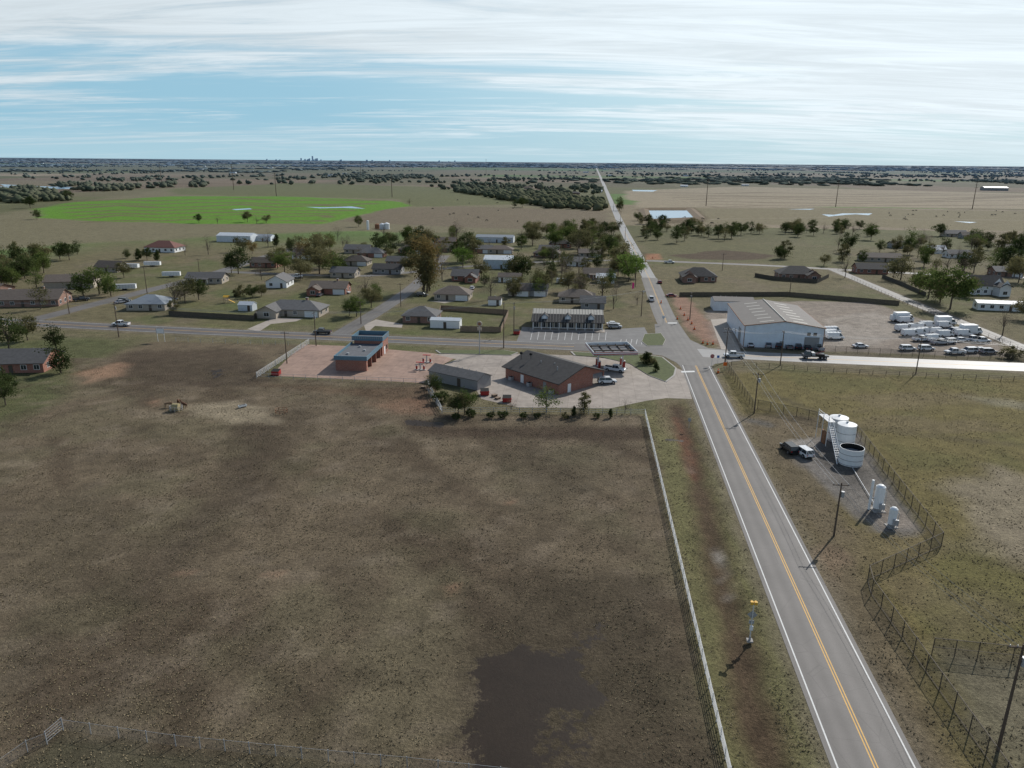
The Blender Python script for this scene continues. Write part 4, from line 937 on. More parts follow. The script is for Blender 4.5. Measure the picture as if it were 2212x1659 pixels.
# ---------------------------------------------------------------- vehicles
paints = {'w': (.68, .69, .70), 'k': (.015, .015, .018), 's': (.34, .35, .37), 'r': (.22, .02, .02), 'b': (.03, .06, .16), 'g': (.12, .12, .13), 't': (.3, .25, .18)}
for k_, c_ in paints.items():
    M['p_'+k_] = mat('car_paint_'+k_, c_, .25, .03, 1, spec=.6)
vc_ = {}
def vehicle_mesh(kind, pk):
    if (kind, pk) in vc_: return vc_[(kind, pk)]
    mb = MB(); k = 'p_'+pk
    spec = {'sedan': (4.7, .92, .30, .82, 1.42), 'suv': (4.8, .96, .36, 1.02, 1.75), 'pickup': (5.8, 1.0, .42, 1.08, 1.88), 'van': (5.6, 1.02, .35, 1.15, 2.3)}[kind]
    Ln, hw, zb, zt, zr = spec; H = Ln/2
    if kind == 'sedan': S = [(-H, .55, .72, .80), (-H+.15, .32, .86, .93), (-1.2, zb, .88, 1), (.8, zb, .86, 1), (H-.5, zb, .74, .95), (H-.05, .38, .66, .84), (H, .45, .55, .78)]
    elif kind == 'suv': S = [(-H, .5, 1.0, .9), (-H+.12, .36, 1.02, .97), (0, zb, 1.02, 1), (1.1, zb, 1.0, 1), (H-.35, zb, .92, .96), (H, .42, .75, .85)]
    elif kind == 'pickup': S = [(-H, .55, 1.05, .95), (-H+.06, .45, 1.08, .98), (-.4, zb, 1.08, 1), (1.2, zb, 1.1, 1), (H-.3, zb, 1.02, .96), (H, .5, .85, .88)]
    else: S = [(-H, .45, 1.3, .96), (-H+.08, .38, 1.3, 1), (1.0, zb, 1.3, 1), (1.9, zb, 1.2, 1), (H-.25, zb, 1.0, .95), (H, .45, .8, .86)]
    prev = None
    for (x, z0, z1, ws) in S:
        wv = hw*ws; zm = z0+(z1-z0)*.55
        sec = [(x, -wv*.94, z0), (x, -wv, zm), (x, -wv*.93, z1), (x, 0, z1+.03), (x, wv*.93, z1), (x, wv, zm), (x, wv*.94, z0)]
        if prev:
            for i in range(6): mb.poly([prev[i], prev[i+1], sec[i+1], sec[i]], k)
            mb.poly([prev[6], prev[0], sec[0], sec[6]], 'dark')
        else: mb.poly(sec, k)
        prev = sec
    mb.poly(list(reversed(prev)), k)
    def cab(xb0, xb1, xt0, xt1, z1, z2, wb, wt, side='glass', back='glass'):
        A = [(xb0, -wb, z1), (xb1, -wb, z1), (xb1, wb, z1), (xb0, wb, z1)]; T = [(xt0, -wt, z2), (xt1, -wt, z2), (xt1, wt, z2), (xt0, wt, z2)]
        mb.poly([A[0], A[1], T[1], T[0]], side); mb.poly([A[1], A[2], T[2], T[1]], 'glass'); mb.poly([A[2], A[3], T[3], T[2]], side); mb.poly([A[3], A[0], T[0], T[3]], back)
        mb.slab([(xt0-.03, -wt-.02, z2+.06), (xt1+.03, -wt-.02, z2+.06), (xt1+.03, wt+.02, z2+.06), (xt0-.03, wt+.02, z2+.06)], .07, k)
        for i in range(4): mb.cyl(A[i], T[i], .045, .045, k, 4)
        if side == 'glass':
            xm = (xt0+xt1)/2
            for sg in (-1, 1): mb.cyl((xm, sg*wb*1.0, z1), (xm, sg*wt, z2), .04, .04, k, 4)
    if kind == 'sedan': cab(-1.75, 1.25, -1.0, .45, .86, zr-.06, .82, .64)
    elif kind == 'suv': cab(-2.3, 1.35, -2.05, .65, 1.0, zr-.06, .88, .74)
    elif kind == 'pickup':
        cab(-.55, 1.65, -.45, 1.0, 1.08, zr-.06, .90, .74)
        mb.b0(-H+.12, -.66, -.80, .80, 1.09, 1.125, 'dark')
        for sg in (-1, 1): mb.b0(-H+.05, -.6, sg*.82, sg*.95, 1.09, 1.22, k)
        mb.b0(-H+.02, -H+.1, -.8, .8, 1.0, 1.22, k)
    else:
        cab(-H+.03, 2.15, -H+.1, 1.35, 1.28, zr-.06, .98, .84, k, k)
        for sg in (-1, 1): mb.poly([(1.0, sg*.985, 1.35), (1.95, sg*.975, 1.35), (1.3, sg*.885, 2.1), (1.0, sg*.89, 2.1)], 'glass')
        for x in (-2, -.8, .4): mb.b0(x-.03, x+.03, -.8, .8, zr+.06, zr+.12, 'steel')
    wx = {'sedan': (-1.4, 1.4), 'suv': (-1.45, 1.42), 'pickup': (-1.8, 1.85), 'van': (-1.7, 1.8)}[kind]; wr = .33 if kind == 'sedan' else .39
    for x in wx:
        for sg in (-1, 1):
            mb.cyl((x, sg*(hw-.22), wr), (x, sg*(hw+.01), wr), wr+.07, wr+.07, 'dark', 14); mb.cyl((x, sg*(hw-.2), wr), (x, sg*(hw+.04), wr), wr, wr, 'tire', 14); mb.cyl((x, sg*(hw+.04), wr), (x, sg*(hw+.055), wr), wr*.6, wr*.6, 'chrome', 10)
    zl = zt*.78
    for sg in (-1, 1):
        mb.box((H-.06, sg*hw*.68, zl-.03), (.14, .34, .16), 'lamp'); mb.box((-H+.03, sg*hw*.75, zl+.05), (.1, .25, .2), 'tail')
        mb.box((wx[1]-.75, sg*(hw+.08), zt+.02), (.15, .18, .14), k)
    mb.box((H-.01, 0, zl-.12), (.06, hw*.8, .2), 'dark'); mb.box((-H, 0, .5), (.12, hw*1.7, .16), 'chrome' if kind == 'pickup' else 'dark')
    me = mb.mesh(kind+'_'+pk); vc_[(kind, pk)] = me; return me
vn = {'sedan': 'parked_car', 'suv': 'parked_suv', 'pickup': 'pickup_truck', 'van': 'white_van'}
def car(u, v, kind, pk, hd):
    p = G(u, v); o = bpy.data.objects.new(vn[kind] if not (kind == 'van' and pk != 'w') else 'cargo_van', vehicle_mesh(kind, pk)); COL.objects.link(o); o.location = (p.x, p.y, .03); o.rotation_euler = (0, 0, hd); return o
PI = math.pi
car(262, 704, 'pickup', 'w', EW+PI); car(697, 721, 'pickup', 'k', EW+PI); car(1407, 650, 'pickup', 'w', NS); car(1446, 569, 'pickup', 'w', EW); car(1450, 641, 'sedan', 'r', EW+.1)
car(1585, 772, 'pickup', 'w', EW+PI); car(1328, 802, 'pickup', 'w', EW-.35); car(1311, 828, 'suv', 'w', EW+.2)
car(1324, 703, 'sedan', 'w', EW+.1); car(1328, 709, 'suv', 's', EW+.05); car(1704, 975, 'suv', 'k', PI/2+.12); car(1734, 983, 'suv', 'w', PI/2+.22)
car(745, 634, 'sedan', 'w', EW); car(735, 630, 'suv', 's', EW+.3); car(912, 640, 'suv', 'k', EW); car(1215, 612, 'van', 'w', EW); car(270, 653, 'suv', 'k', EW); car(176, 650, 'pickup', 'k', EW+.6); car(262, 655, 'sedan', 's', 1)
car(850, 590, 'sedan', 'r', EW); car(1220, 640, 'suv', 's', NS); car(1020, 625, 'sedan', 'w', NS); car(640, 600, 'pickup', 'w', EW); car(690, 640, 'sedan', 'g', NS); car(1425, 612, 'sedan', 'r', NS); car(1240, 612, 'pickup', 's', EW)
for i, u in enumerate((1618, 1658, 1680, 1702, 1722, 1742, 1766)): car(u, 748+i*1.2, ['sedan', 'suv', 'suv', 'pickup', 'suv', 'sedan', 'pickup'][i], 'wskgkks'[i], NS+random.uniform(-.15, .15))
for i, (u, v) in enumerate([(1795, 727), (1803, 733), (1797, 720), (1955, 697), (1940, 694), (1950, 715), (1968, 713), (1985, 712), (2003, 708), (1965, 726), (1983, 724), (2000, 722), (2020, 722), (2038, 708), (2015, 737), (2040, 728), (2062, 722), (2080, 726), (2100, 722), (2098, 737), (2118, 740), (2075, 738), (2048, 742), (1990, 737), (2030, 744), (1960, 757), (1858, 751), (2062, 765), (2092, 762), (2115, 760), (2135, 764), (2000, 757)]):
    car(u, v, 'van' if i < 19 else random.choice(['sedan', 'suv', 'pickup', 'pickup']), 'w' if i < 22 or i % 3 else random.choice('sgw'), EW+random.choice([.2, .25, .3, PI+.2])+random.uniform(-.1, .1))
def box_truck(u, v, hd):
    mb = MB(); mb.b0(-3.4, 1.6, -1.2, 1.2, .95, 3.3, 'white'); mb.b0(-3.4, 3.2, -.45, .45, .6, .945, 'dark')
    mb.b0(1.8, 3.6, -1.05, 1.05, .6, 1.4, 'white'); mb.poly([(3.3, -1, 1.4), (3.3, 1, 1.4), (2.8, .9, 2.3), (2.8, -.9, 2.3)], 'glass')
    mb.poly([(1.8, -1, 1.4), (3.3, -1, 1.4), (2.8, -.9, 2.3), (1.8, -.9, 2.3)], 'glass'); mb.poly([(3.3, 1, 1.4), (1.8, 1, 1.4), (1.8, .9, 2.3), (2.8, .9, 2.3)], 'glass'); mb.slab([(1.75, -.95, 2.36), (2.85, -.95, 2.36), (2.85, .95, 2.36), (1.75, .95, 2.36)], .07, 'white')
    for x in (-2.2, 2.6):
        for sg in (-1, 1): mb.cyl((x, sg*.8, .45), (x, sg*1.13, .45), .45, .45, 'tire', 12); mb.cyl((x, sg*1.13, .45), (x, sg*1.15, .45), .25, .25, 'chrome', 8)
    p = G(u, v); mb.obj('box_truck', loc=(p.x, p.y, .03), rz=hd)
box_truck(2040, 703, EW+.2); box_truck(2095, 722, EW+.2); box_truck(1950, 694, EW+.25)
mb = MB(); mb.b0(-3.6, 1.3, -1.1, 1.1, .95, 1.15, 'black'); mb.b0(-3.7, 3.4, -.4, .4, .6, .945, 'dark'); mb.b0(1.5, 3.6, -1.0, 1.0, .6, 1.4, 'p_g')
mb.poly([(3.0, -1, 1.4), (3.0, 1, 1.4), (2.6, .85, 2.2), (2.6, -.85, 2.2)], 'glass'); mb.poly([(1.5, -1, 1.4), (3.0, -1, 1.4), (2.6, -.85, 2.2), (1.5, -.85, 2.2)], 'glass'); mb.poly([(3, 1, 1.4), (1.5, 1, 1.4), (1.5, .85, 2.2), (2.6, .85, 2.2)], 'glass')
mb.slab([(1.4, -.9, 2.27), (2.65, -.9, 2.27), (2.65, .9, 2.27), (1.4, .9, 2.27)], .08, 'p_g'); mb.cyl((.9, 0, 1.1), (-2.6, 0, 2.4), .14, .1, 'p_r', 6); mb.b0(.3, 1.2, -1, 1, 1.152, 1.9, 'steel'); mb.b0(-2.4, -.2, -.95, .95, 1.152, 1.6, 'black')
for x in (-2.6, -1.7, 2.7):
    for sg in (-1, 1): mb.cyl((x, sg*.75, .48), (x, sg*1.1, .48), .48, .48, 'tire', 12); mb.cyl((x, sg*1.1, .48), (x, sg*1.12, .48), .26, .26, 'chrome', 8)
p = G(1760, 775); mb.obj('tow_truck', loc=(p.x, p.y, .03), rz=EW+PI)
def trailer(u, v, Ln, hd, h=2.4):
    mb = MB(); mb.b0(-Ln/2, Ln/2, -1.1, 1.1, .6, h, 'white'); mb.b0(-Ln/2-.03, Ln/2+.03, -1.13, 1.13, h-.04, h+.06, 'steel'); mb.cyl((Ln/2, 0, .6), (Ln/2+1.4, 0, .55), .06, .06, 'dark', 5)
    for i in range(int(Ln/1.2)): mb.b0(-Ln/2+.4+i*1.2, -Ln/2+.46+i*1.2, -1.13, -1.1, .62, h-.1, 'steel')
    for x in (-.5, .5):
        for sg in (-1, 1): mb.cyl((x, sg*.95, .36), (x, sg*1.2, .36), .36, .36, 'tire', 12)
    p = G(u, v); mb.obj('livestock_trailer', loc=p, rz=hd)
trailer(270, 626, 9, EW+.35); trailer(371, 598, 8, EW+.3); trailer(330, 575, 8, EW+.2); trailer(285, 580, 7, EW+.1)

# ---------------------------------------------------------------- street furniture
def pole(u, v, h, arms=1, ang=None, xf=False, base=None):
    O = base if base is not None else G(u, v); mb = MB(); a = ROT if ang is None else ang
    mb.cyl((0, 0, -.2), (0, 0, h), .17, .10, 'wood', 8)
    for i in range(arms):
        z = h-.45-i*1.0; mb.box((0, .14, z), (2.4, .1, .12), 'wood')
        for x in (-1.05, -.4, 1.05): mb.cyl((x, .14, z+.06), (x, .14, z+.26), .05, .04, 'steel', 6)
    if xf: mb.cyl((.38, 0, h-2.3), (.38, 0, h-1.4), .25, .25, 'steel', 12); mb.box((.2, 0, h-1.8), (.3, .08, .08), 'dark')
    mb.obj('utility_pole', loc=O, rz=a)
    c, s = math.cos(a), math.sin(a)
    return [Vector((O.x+x*c-.14*s, O.y+x*s+.14*c, h-.2)) for x in (-1.05, -.4, 1.05)]
def wires(A, Bq, sag=1.0, r=.018):
    mb = MB(); O = A[0]
    for p, q in zip(A, Bq):
        pts = [p.lerp(q, i/14)-Vector((0, 0, sag*4*(i/14)*(1-i/14)))-O for i in range(15)]
        for i in range(14): mb.cyl(pts[i], pts[i+1], r, r, 'steel', 3, False)
    mb.obj('power_lines', loc=O)
pa = pole(1801, 1158, 8.8, 1, xf=True); pb = pole(1629, 893, 9.6, 1, xf=True); pc = pole(1566, 782, 10, 2)
q = G(2212, 1392, 12); pd = pole(0, 0, 12, 1, xf=True, base=Vector((q.x, q.y, 0)))
wires(pa, pd); wires(pa, pb); wires(pb, pc)
p1 = pole(1685, 790, 10, 1, NS); p2 = pole(1978, 808, 10.5, 1, NS); p3 = pole(1490, 690, 10, 1, NS, True)
p35 = pole(2330, 828, 10.5, 1, NS); wires(pc, p1); wires(p1, p2); wires(p2, p35)
p4 = pole(1385, 683, 9.5); p5 = pole(1110, 722, 10.5, 1, NS, True); p6 = pole(1088, 752, 14, 1, NS); p7 = pole(683, 747, 10.5, 1, NS, True); p8 = pole(257, 728, 11, 1, NS, True); p9 = pole(-150, 712, 11, 1, NS)
wires(p6, p7); wires(p7, p8); wires(p8, p9); wires(p6, p4)
for (u, v, h) in [(318, 634, 11), (866, 662, 9), (150, 678, 8), (1372, 620, 9), (1386, 590, 9), (1350, 520, 10), (1968, 620, 9), (2030, 655, 9), (1560, 585, 9), (1250, 590, 9), (1000, 590, 9), (780, 700, 8), (1340, 480, 10), (1325, 455, 10), (620, 785, 9), (432, 600, 9), (1705, 640, 9)]:
    pole(u, v, h)
for (u, v, h) in [(505, 410, 45), (597, 424, 34), (847, 426, 34), (1525, 445, 34), (1805, 447, 34), (2100, 452, 34), (350, 402, 45), (780, 392, 45), (1050, 378, 60)]:
    O = G(u, v); mb = MB(); mb.cyl((0, 0, 0), (0, 0, h), .55, .3, 'wood', 6)
    for z in (h*.78, h*.88, h*.97): mb.box((0, 0, z), (7, .3, .3), 'wood')
    mb.obj('transmission_tower', loc=O, rz=.4)
O = G(1619, 1385); e = empty('flashing_beacon_sign', O, ROT); mb = MB()
mb.box((0, 0, .1), (.7, .7, .2), 'concrete_k'); mb.cyl((0, 0, .2), (0, 0, .7), .16, .1, 'steel', 8); mb.cyl((0, 0, .5), (0, 0, 5.2), .075, .07, 'fencewhite', 8); mb.obj('post', e)
mb = MB()
for x in (-.22, .22): mb.box((x, 0, 5.15), (.36, .26, .36), 'yellow'); mb.cyl((x, .13, 5.15), (x, .34, 5.15), .14, .17, 'yellow', 12, False); mb.cyl((x, .12, 5.15), (x, .15, 5.15), .12, .12, 'orange', 12)
mb.box((0, 0, 5.15), (.9, .08, .08), 'steel'); mb.obj('flasher_heads', e)
mb = MB()
mb.poly([(-.6, .09, 3.55), (0, .09, 2.95), (.6, .09, 3.55), (0, .09, 4.15)], 'steel'); mb.poly([(-.6, .11, 3.55), (0, .11, 4.15), (.6, .11, 3.55), (0, .11, 2.95)], 'yellow'); mb.b0(-.3, .3, .09, .12, 2.3, 2.8, 'steel'); mb.obj('sign_panel', e)
mb = MB(); mb.box((0, -.14, 1.9), (.35, .25, .5), 'white'); mb.obj('control_box', e)
def stop_sign(u, v, face=0):
    O = G(u, v); e = empty('stop_sign', O, ROT+face); mb = MB(); mb.cyl((0, 0, 0), (0, 0, 2.9), .04, .04, 'steel', 6); mb.obj('post', e)
    mb = MB()
    for r, y, k in ((.62, -.05, 'white'), (.57, -.056, 'redp')): mb.poly([(r*math.cos(PI/8+i*PI/4), y, 2.75+r*math.sin(PI/8+i*PI/4)) for i in range(8)], k)
    mb.obj('octagon', e)
    t = bpy.data.curves.new('legend', 'FONT'); t.body = 'STOP'; t.size = .42; t.align_x = 'CENTER'; t.align_y = 'CENTER'; t.extrude = .002
    to = bpy.data.objects.new('legend', t); COL.objects.link(to); to.parent = e; to.location = (0, -.063, 2.75); to.rotation_euler = (PI/2, 0, 0); t.materials.append(M['white'])
stop_sign(1537, 790); stop_sign(1432, 702, PI)
def plate_sign(name, u, v, h, w, hh, k, two=False, rz=0):
    O = G(u, v); e = empty(name, O, ROT+rz); mb = MB()
    for x in ((-w*.42, w*.42) if two else (0,)): mb.cyl((x, 0, 0), (x, 0, h), .07 if two else .04, .07 if two else .04, 'white' if two else 'steel', 6)
    mb.obj('posts', e); mb = MB(); mb.box((0, -.09, h-hh/2), (w, .04, hh), k); mb.box((0, -.11, h-hh/2), (w*.9, .015, hh*.88), 'white' if two else k); mb.obj('panel', e)
plate_sign('road_sign', 1550, 787, 2.6, .7, .7, 'bluesign'); plate_sign('road_work_sign', 1565, 800, 2.3, 1, 1, 'orange', rz=.2); plate_sign('school_sign', 349, 738, 4.2, 2.6, 1.6, 'steel', True)
plate_sign('road_sign', 1488, 925, 2.3, .6, .75, 'steel'); plate_sign('road_sign', 1390, 640, 2.4, .7, .7, 'white')
O = G(1036, 765); e = empty('pole_sign', O, ROT); mb = MB(); mb.cyl((0, 0, 0), (0, 0, 9), .14, .12, 'steel', 8); mb.obj('pole', e)
mb = MB(); mb.cyl((0, -.15, 9.0), (0, .15, 9.0), .8, .8, 'tan', 20); mb.cyl((0, -.17, 9.0), (0, -.155, 9.0), .45, .45, 'rust', 16); mb.box((0, 0, 7.5), (1.3, .25, .8), 'tan'); mb.obj('panels', e)
for (u, v, r) in [(597, 810, 0), (1047, 853, .2), (1095, 868, .1), (1116, 722, 0)]:
    mb = MB(); mb.b0(-1, 1, -.8, .8, .15, 1.15, 'redp'); mb.poly([(-1.02, -.82, 1.15), (1.02, -.82, 1.15), (1.02, .82, 1.5), (-1.02, .82, 1.5)], 'dark'); mb.poly([(-1, .8, 1.15), (1, .8, 1.15), (1, .8, 1.48), (-1, .8, 1.48)], 'redp')
    for sx in (-1, 1): mb.poly([(sx, -.8, 1.15), (sx, .8, 1.15), (sx, .8, 1.48)], 'redp'); mb.b0(sx*1.0, sx*1.12, -.5, .5, .7, .85, 'redp')
    for x in (-.8, .8):
        for y in (-.6, .6): mb.cyl((x-.05, y, .1), (x+.05, y, .1), .1, .1, 'dark', 8)
    p = G(u, v); mb.obj('dumpster', loc=p, rz=ROT+r)
for (u, v) in [(908, 799), (922, 783)]:
    mb = MB(); mb.b0(-1.6, 1.6, -.6, .6, .02, .17, 'concrete_k')
    for x in (-1.0, 1.0): mb.cyl((x, 0, .17), (x, 0, 1.1), .25, .25, 'redp', 12); mb.cyl((x, 0, 1.1), (x, 0, 1.35), .25, .1, 'steel', 12)
    mb.b0(-.15, .15, -.15, .15, .17, 2.1, 'steel'); mb.b0(-1.1, 1.1, -.35, .35, 2.1, 2.2, 'redp'); p = G(u, v); mb.obj('vacuum_station', loc=p, rz=ROT)
for (u, v) in [(1470, 668), (1478, 682), (1486, 692), (1494, 700), (1500, 712), (1518, 742), (1528, 745), (1540, 744), (1463, 690), (1428, 655), (1551, 806), (1395, 566), (1410, 558)]:
    mb = MB(); mb.box((0, 0, .04), (.7, .7, .08), 'dark'); mb.cyl((0, 0, .08), (0, 0, 1.1), .3, .22, 'orange', 12); mb.cyl((0, 0, .4), (0, 0, .58), .272, .255, 'white', 12); mb.cyl((0, 0, .75), (0, 0, .92), .262, .25, 'white', 12); mb.cyl((0, 0, 1.1), (0, 0, 1.2), .08, .08, 'orange', 8); p = G(u, v); mb.obj('traffic_barrel', loc=p)
mb = MB(); p = G(1365, 628); mb.cyl((0, 0, 0), (0, 0, 3.6), .03, .02, 'steel', 5); mb.poly([(0, 0, .8), (.8, 0, 1.0), (.9, 0, 3.2), (.4, 0, 3.7), (0, 0, 3.6)], 'pink'); mb.obj('feather_flag', loc=p)
p = G(484, 655); mb = MB()
for (x, y) in ((0, 0), (1.6, 0), (0, 1.6), (1.6, 1.6)): mb.cyl((x, y, 0), (x, y, 2.4), .06, .06, 'fwood', 5)
mb.box((.8, .8, 1.3), (1.7, 1.7, .1), 'fwood'); mb.slab([(-.2, -.2, 2.4), (1.8, -.2, 2.4), (1.8, .8, 3.0), (-.2, .8, 3.0)], .05, 'yellow'); mb.slab([(-.2, .8, 3.0), (1.8, .8, 3.0), (1.8, 1.8, 2.4), (-.2, 1.8, 2.4)], .05, 'yellow'); mb.slab([(1.7, .4, 1.3), (1.7, 1.0, 1.3), (4, 1.0, .2), (4, .4, .2)], .05, 'yellow'); mb.obj('playset', loc=p)
for (u, v, r, h, k) in [(795, 496, 1, 7, 'white'), (826, 495, 2.2, 4, 'whitemetal'), (836, 495, 2.2, 4.5, 'white'), (815, 494, 2, 3.5, 'rust')]:
    mb = MB(); mb.cyl((0, 0, 0), (0, 0, h), r, r, k, 16, False); mb.cyl((0, 0, h), (0, 0, h+r*.4), r, .2, k, 16); mb.obj('farm_silo', loc=G(u, v))
for (u, v) in [(1075, 862), (1068, 857), (915, 838), (925, 842)]:
    mb = MB()
    for j in range(random.choice([2, 3, 4])):
        z = .02+j*.15; mb.b0(-.6, .6, -.5, .5, z+.1, z+.13, 'fwood')
        for x in (-.5, 0, .5): mb.b0(x-.05, x+.05, -.5, .5, z, z+.1, 'fwood')
    mb.obj('pallet_stack', loc=G(u, v), rz=random.uniform(0, 3))

# ---------------------------------------------------------------- trees
LM = {'g': leafmat('leaves_green', (.05, .075, .022), (.13, .165, .05)), 'd': leafmat('leaves_dark', (.036, .052, .02), (.075, .095, .035)), 'o': leafmat('leaves_olive', (.085, .085, .04), (.18, .165, .08)),
      'y': leafmat('leaves_gold', (.15, .11, .045), (.25, .185, .075)), 'b': leafmat('twigs', (.12, .10, .08), (.20, .165, .13)), 'l': leafmat('leaves_bright', (.09, .15, .03), (.19, .26, .07))}
def tree_mesh(name, seed, lm, rx=.40, rz=.38, cz=.60, clumps=24, per=110, leaf=.028, cone=False, trunk=.024, lop=.25):
    r = np.random.default_rng(seed); mb = MB()
    M['_l'+name] = LM[lm]; cents = []
    lx, ly = r.uniform(-lop, lop, 2)*rx
    for i in range(clumps):
        while True:
            p = r.uniform(-1, 1, 3)
            if np.linalg.norm(p) < 1: break
        p = p/np.linalg.norm(p)*np.linalg.norm(p)**.6
        z = cz+p[2]*rz
        f = 1.0
        if cone: f = max(.12, 1-(z-.08)/.92)*1.15
        cents.append((p[0]*rx*f*r.uniform(.6, 1.2)+(0 if cone else lx*p[2]), p[1]*rx*f*r.uniform(.6, 1.2)+(0 if cone else ly*p[2]), z))
    th = cz if not cone else .95
    mb.cyl((0, 0, -.02), (r.uniform(-.02, .02), r.uniform(-.02, .02), th*.5), trunk, trunk*.75, 'bark', 7)
    mb.cyl((0, 0, th*.48), (r.uniform(-.03, .03), r.uniform(-.03, .03), th), trunk*.75, trunk*.3, 'bark', 6)
    if not cone:
        for c in cents[::2]:
            z0 = r.uniform(.22, .45); mid = (c[0]*.5, c[1]*.5, z0+(c[2]-z0)*.6)
            mb.cyl((0, 0, z0), mid, trunk*.4, trunk*.25, 'bark', 5, False); mb.cyl(mid, c, trunk*.25, trunk*.08, 'bark', 4, False)
    for c in cents:
        rad_ = r.uniform(.065, .15)*(1 if not cone else .8)
        for j in range(int(per*r.uniform(.4, 1.4))):
            q = np.array(c)+r.normal(0, 1, 3)*rad_*np.array([.8, .8, .6])
            if q[2] < .03: q[2] = .03+r.uniform(0, .05)
            a = r.normal(0, 1, 3); a /= np.linalg.norm(a); b_ = np.cross(a, r.normal(0, 1, 3)); b_ /= np.linalg.norm(b_)
            s = leaf*r.uniform(.5, 1.2)
            mb.poly([q+a*s, q+b_*s*.7, q-a*s, q-b_*s*.7], '_l'+name)
    return mb.mesh(name)
TV = {}
for t in 'gdo': TV[t] = [tree_mesh('tree_%s%d' % (t, i), 10+i+ord(t), t, rx=[.38, .50, .28, .44, .34][i], rz=[.38, .30, .44, .36, .40][i], cz=[.60, .64, .55, .58, .58][i], clumps=[26, 30, 20, 28, 18][i], per=[110, 110, 110, 80, 60][i]) for i in range(5)]
TV['l'] = [tree_mesh('tree_l', 77, 'l', rx=.46, rz=.36, clumps=30), tree_mesh('tree_l2', 78, 'l', rx=.42, rz=.36)]
TV['y'] = [tree_mesh('tree_y', 81, 'y', rx=.34, rz=.38, per=70), tree_mesh('tree_y2', 82, 'y', rx=.42, rz=.38, per=60)]
TV['Y'] = [tree_mesh('tree_tall', 83, 'o', rx=.13, rz=.44, cz=.54, clumps=40, leaf=.017, per=100), tree_mesh('tree_tall2', 84, 'y', rx=.14, rz=.44, cz=.54, clumps=36, leaf=.017, per=90)]
TV['b'] = [tree_mesh('tree_bare%d' % i, 90+i, 'b', rx=[.42, .34, .46][i], rz=.38, clumps=32, per=26, leaf=.014, trunk=.02) for i in range(3)]
TV['c'] = [tree_mesh('tree_cedar%d' % i, 95+i, 'd', rx=.36, rz=.46, cz=.50, clumps=34, per=70, leaf=.034, cone=True) for i in range(2)]
TV['u'] = [tree_mesh('bush%d' % i, 98+i, ['o', 'd'][i], rx=.65, rz=.42, cz=.42, clumps=22, per=80, leaf=.05) for i in range(2)]
tn = {'g': 'deciduous_tree', 'd': 'oak_tree', 'o': 'elm_tree', 'l': 'green_tree', 'y': 'autumn_tree', 'Y': 'cottonwood_tree', 'b': 'bare_tree', 'c': 'cedar_tree', 'u': 'bush'}
def tree(u, v, h, t, base=None):
    p = base if base is not None else G(u, v); o = bpy.data.objects.new(tn[t], random.choice(TV[t])); COL.objects.link(o); o.location = p
    s = h*random.uniform(.9, 1.1); o.scale = (s*random.uniform(.85, 1.18), s*random.uniform(.85, 1.18), s); o.rotation_euler = (random.uniform(-.05, .05), random.uniform(-.05, .05), random.uniform(0, 6.28))
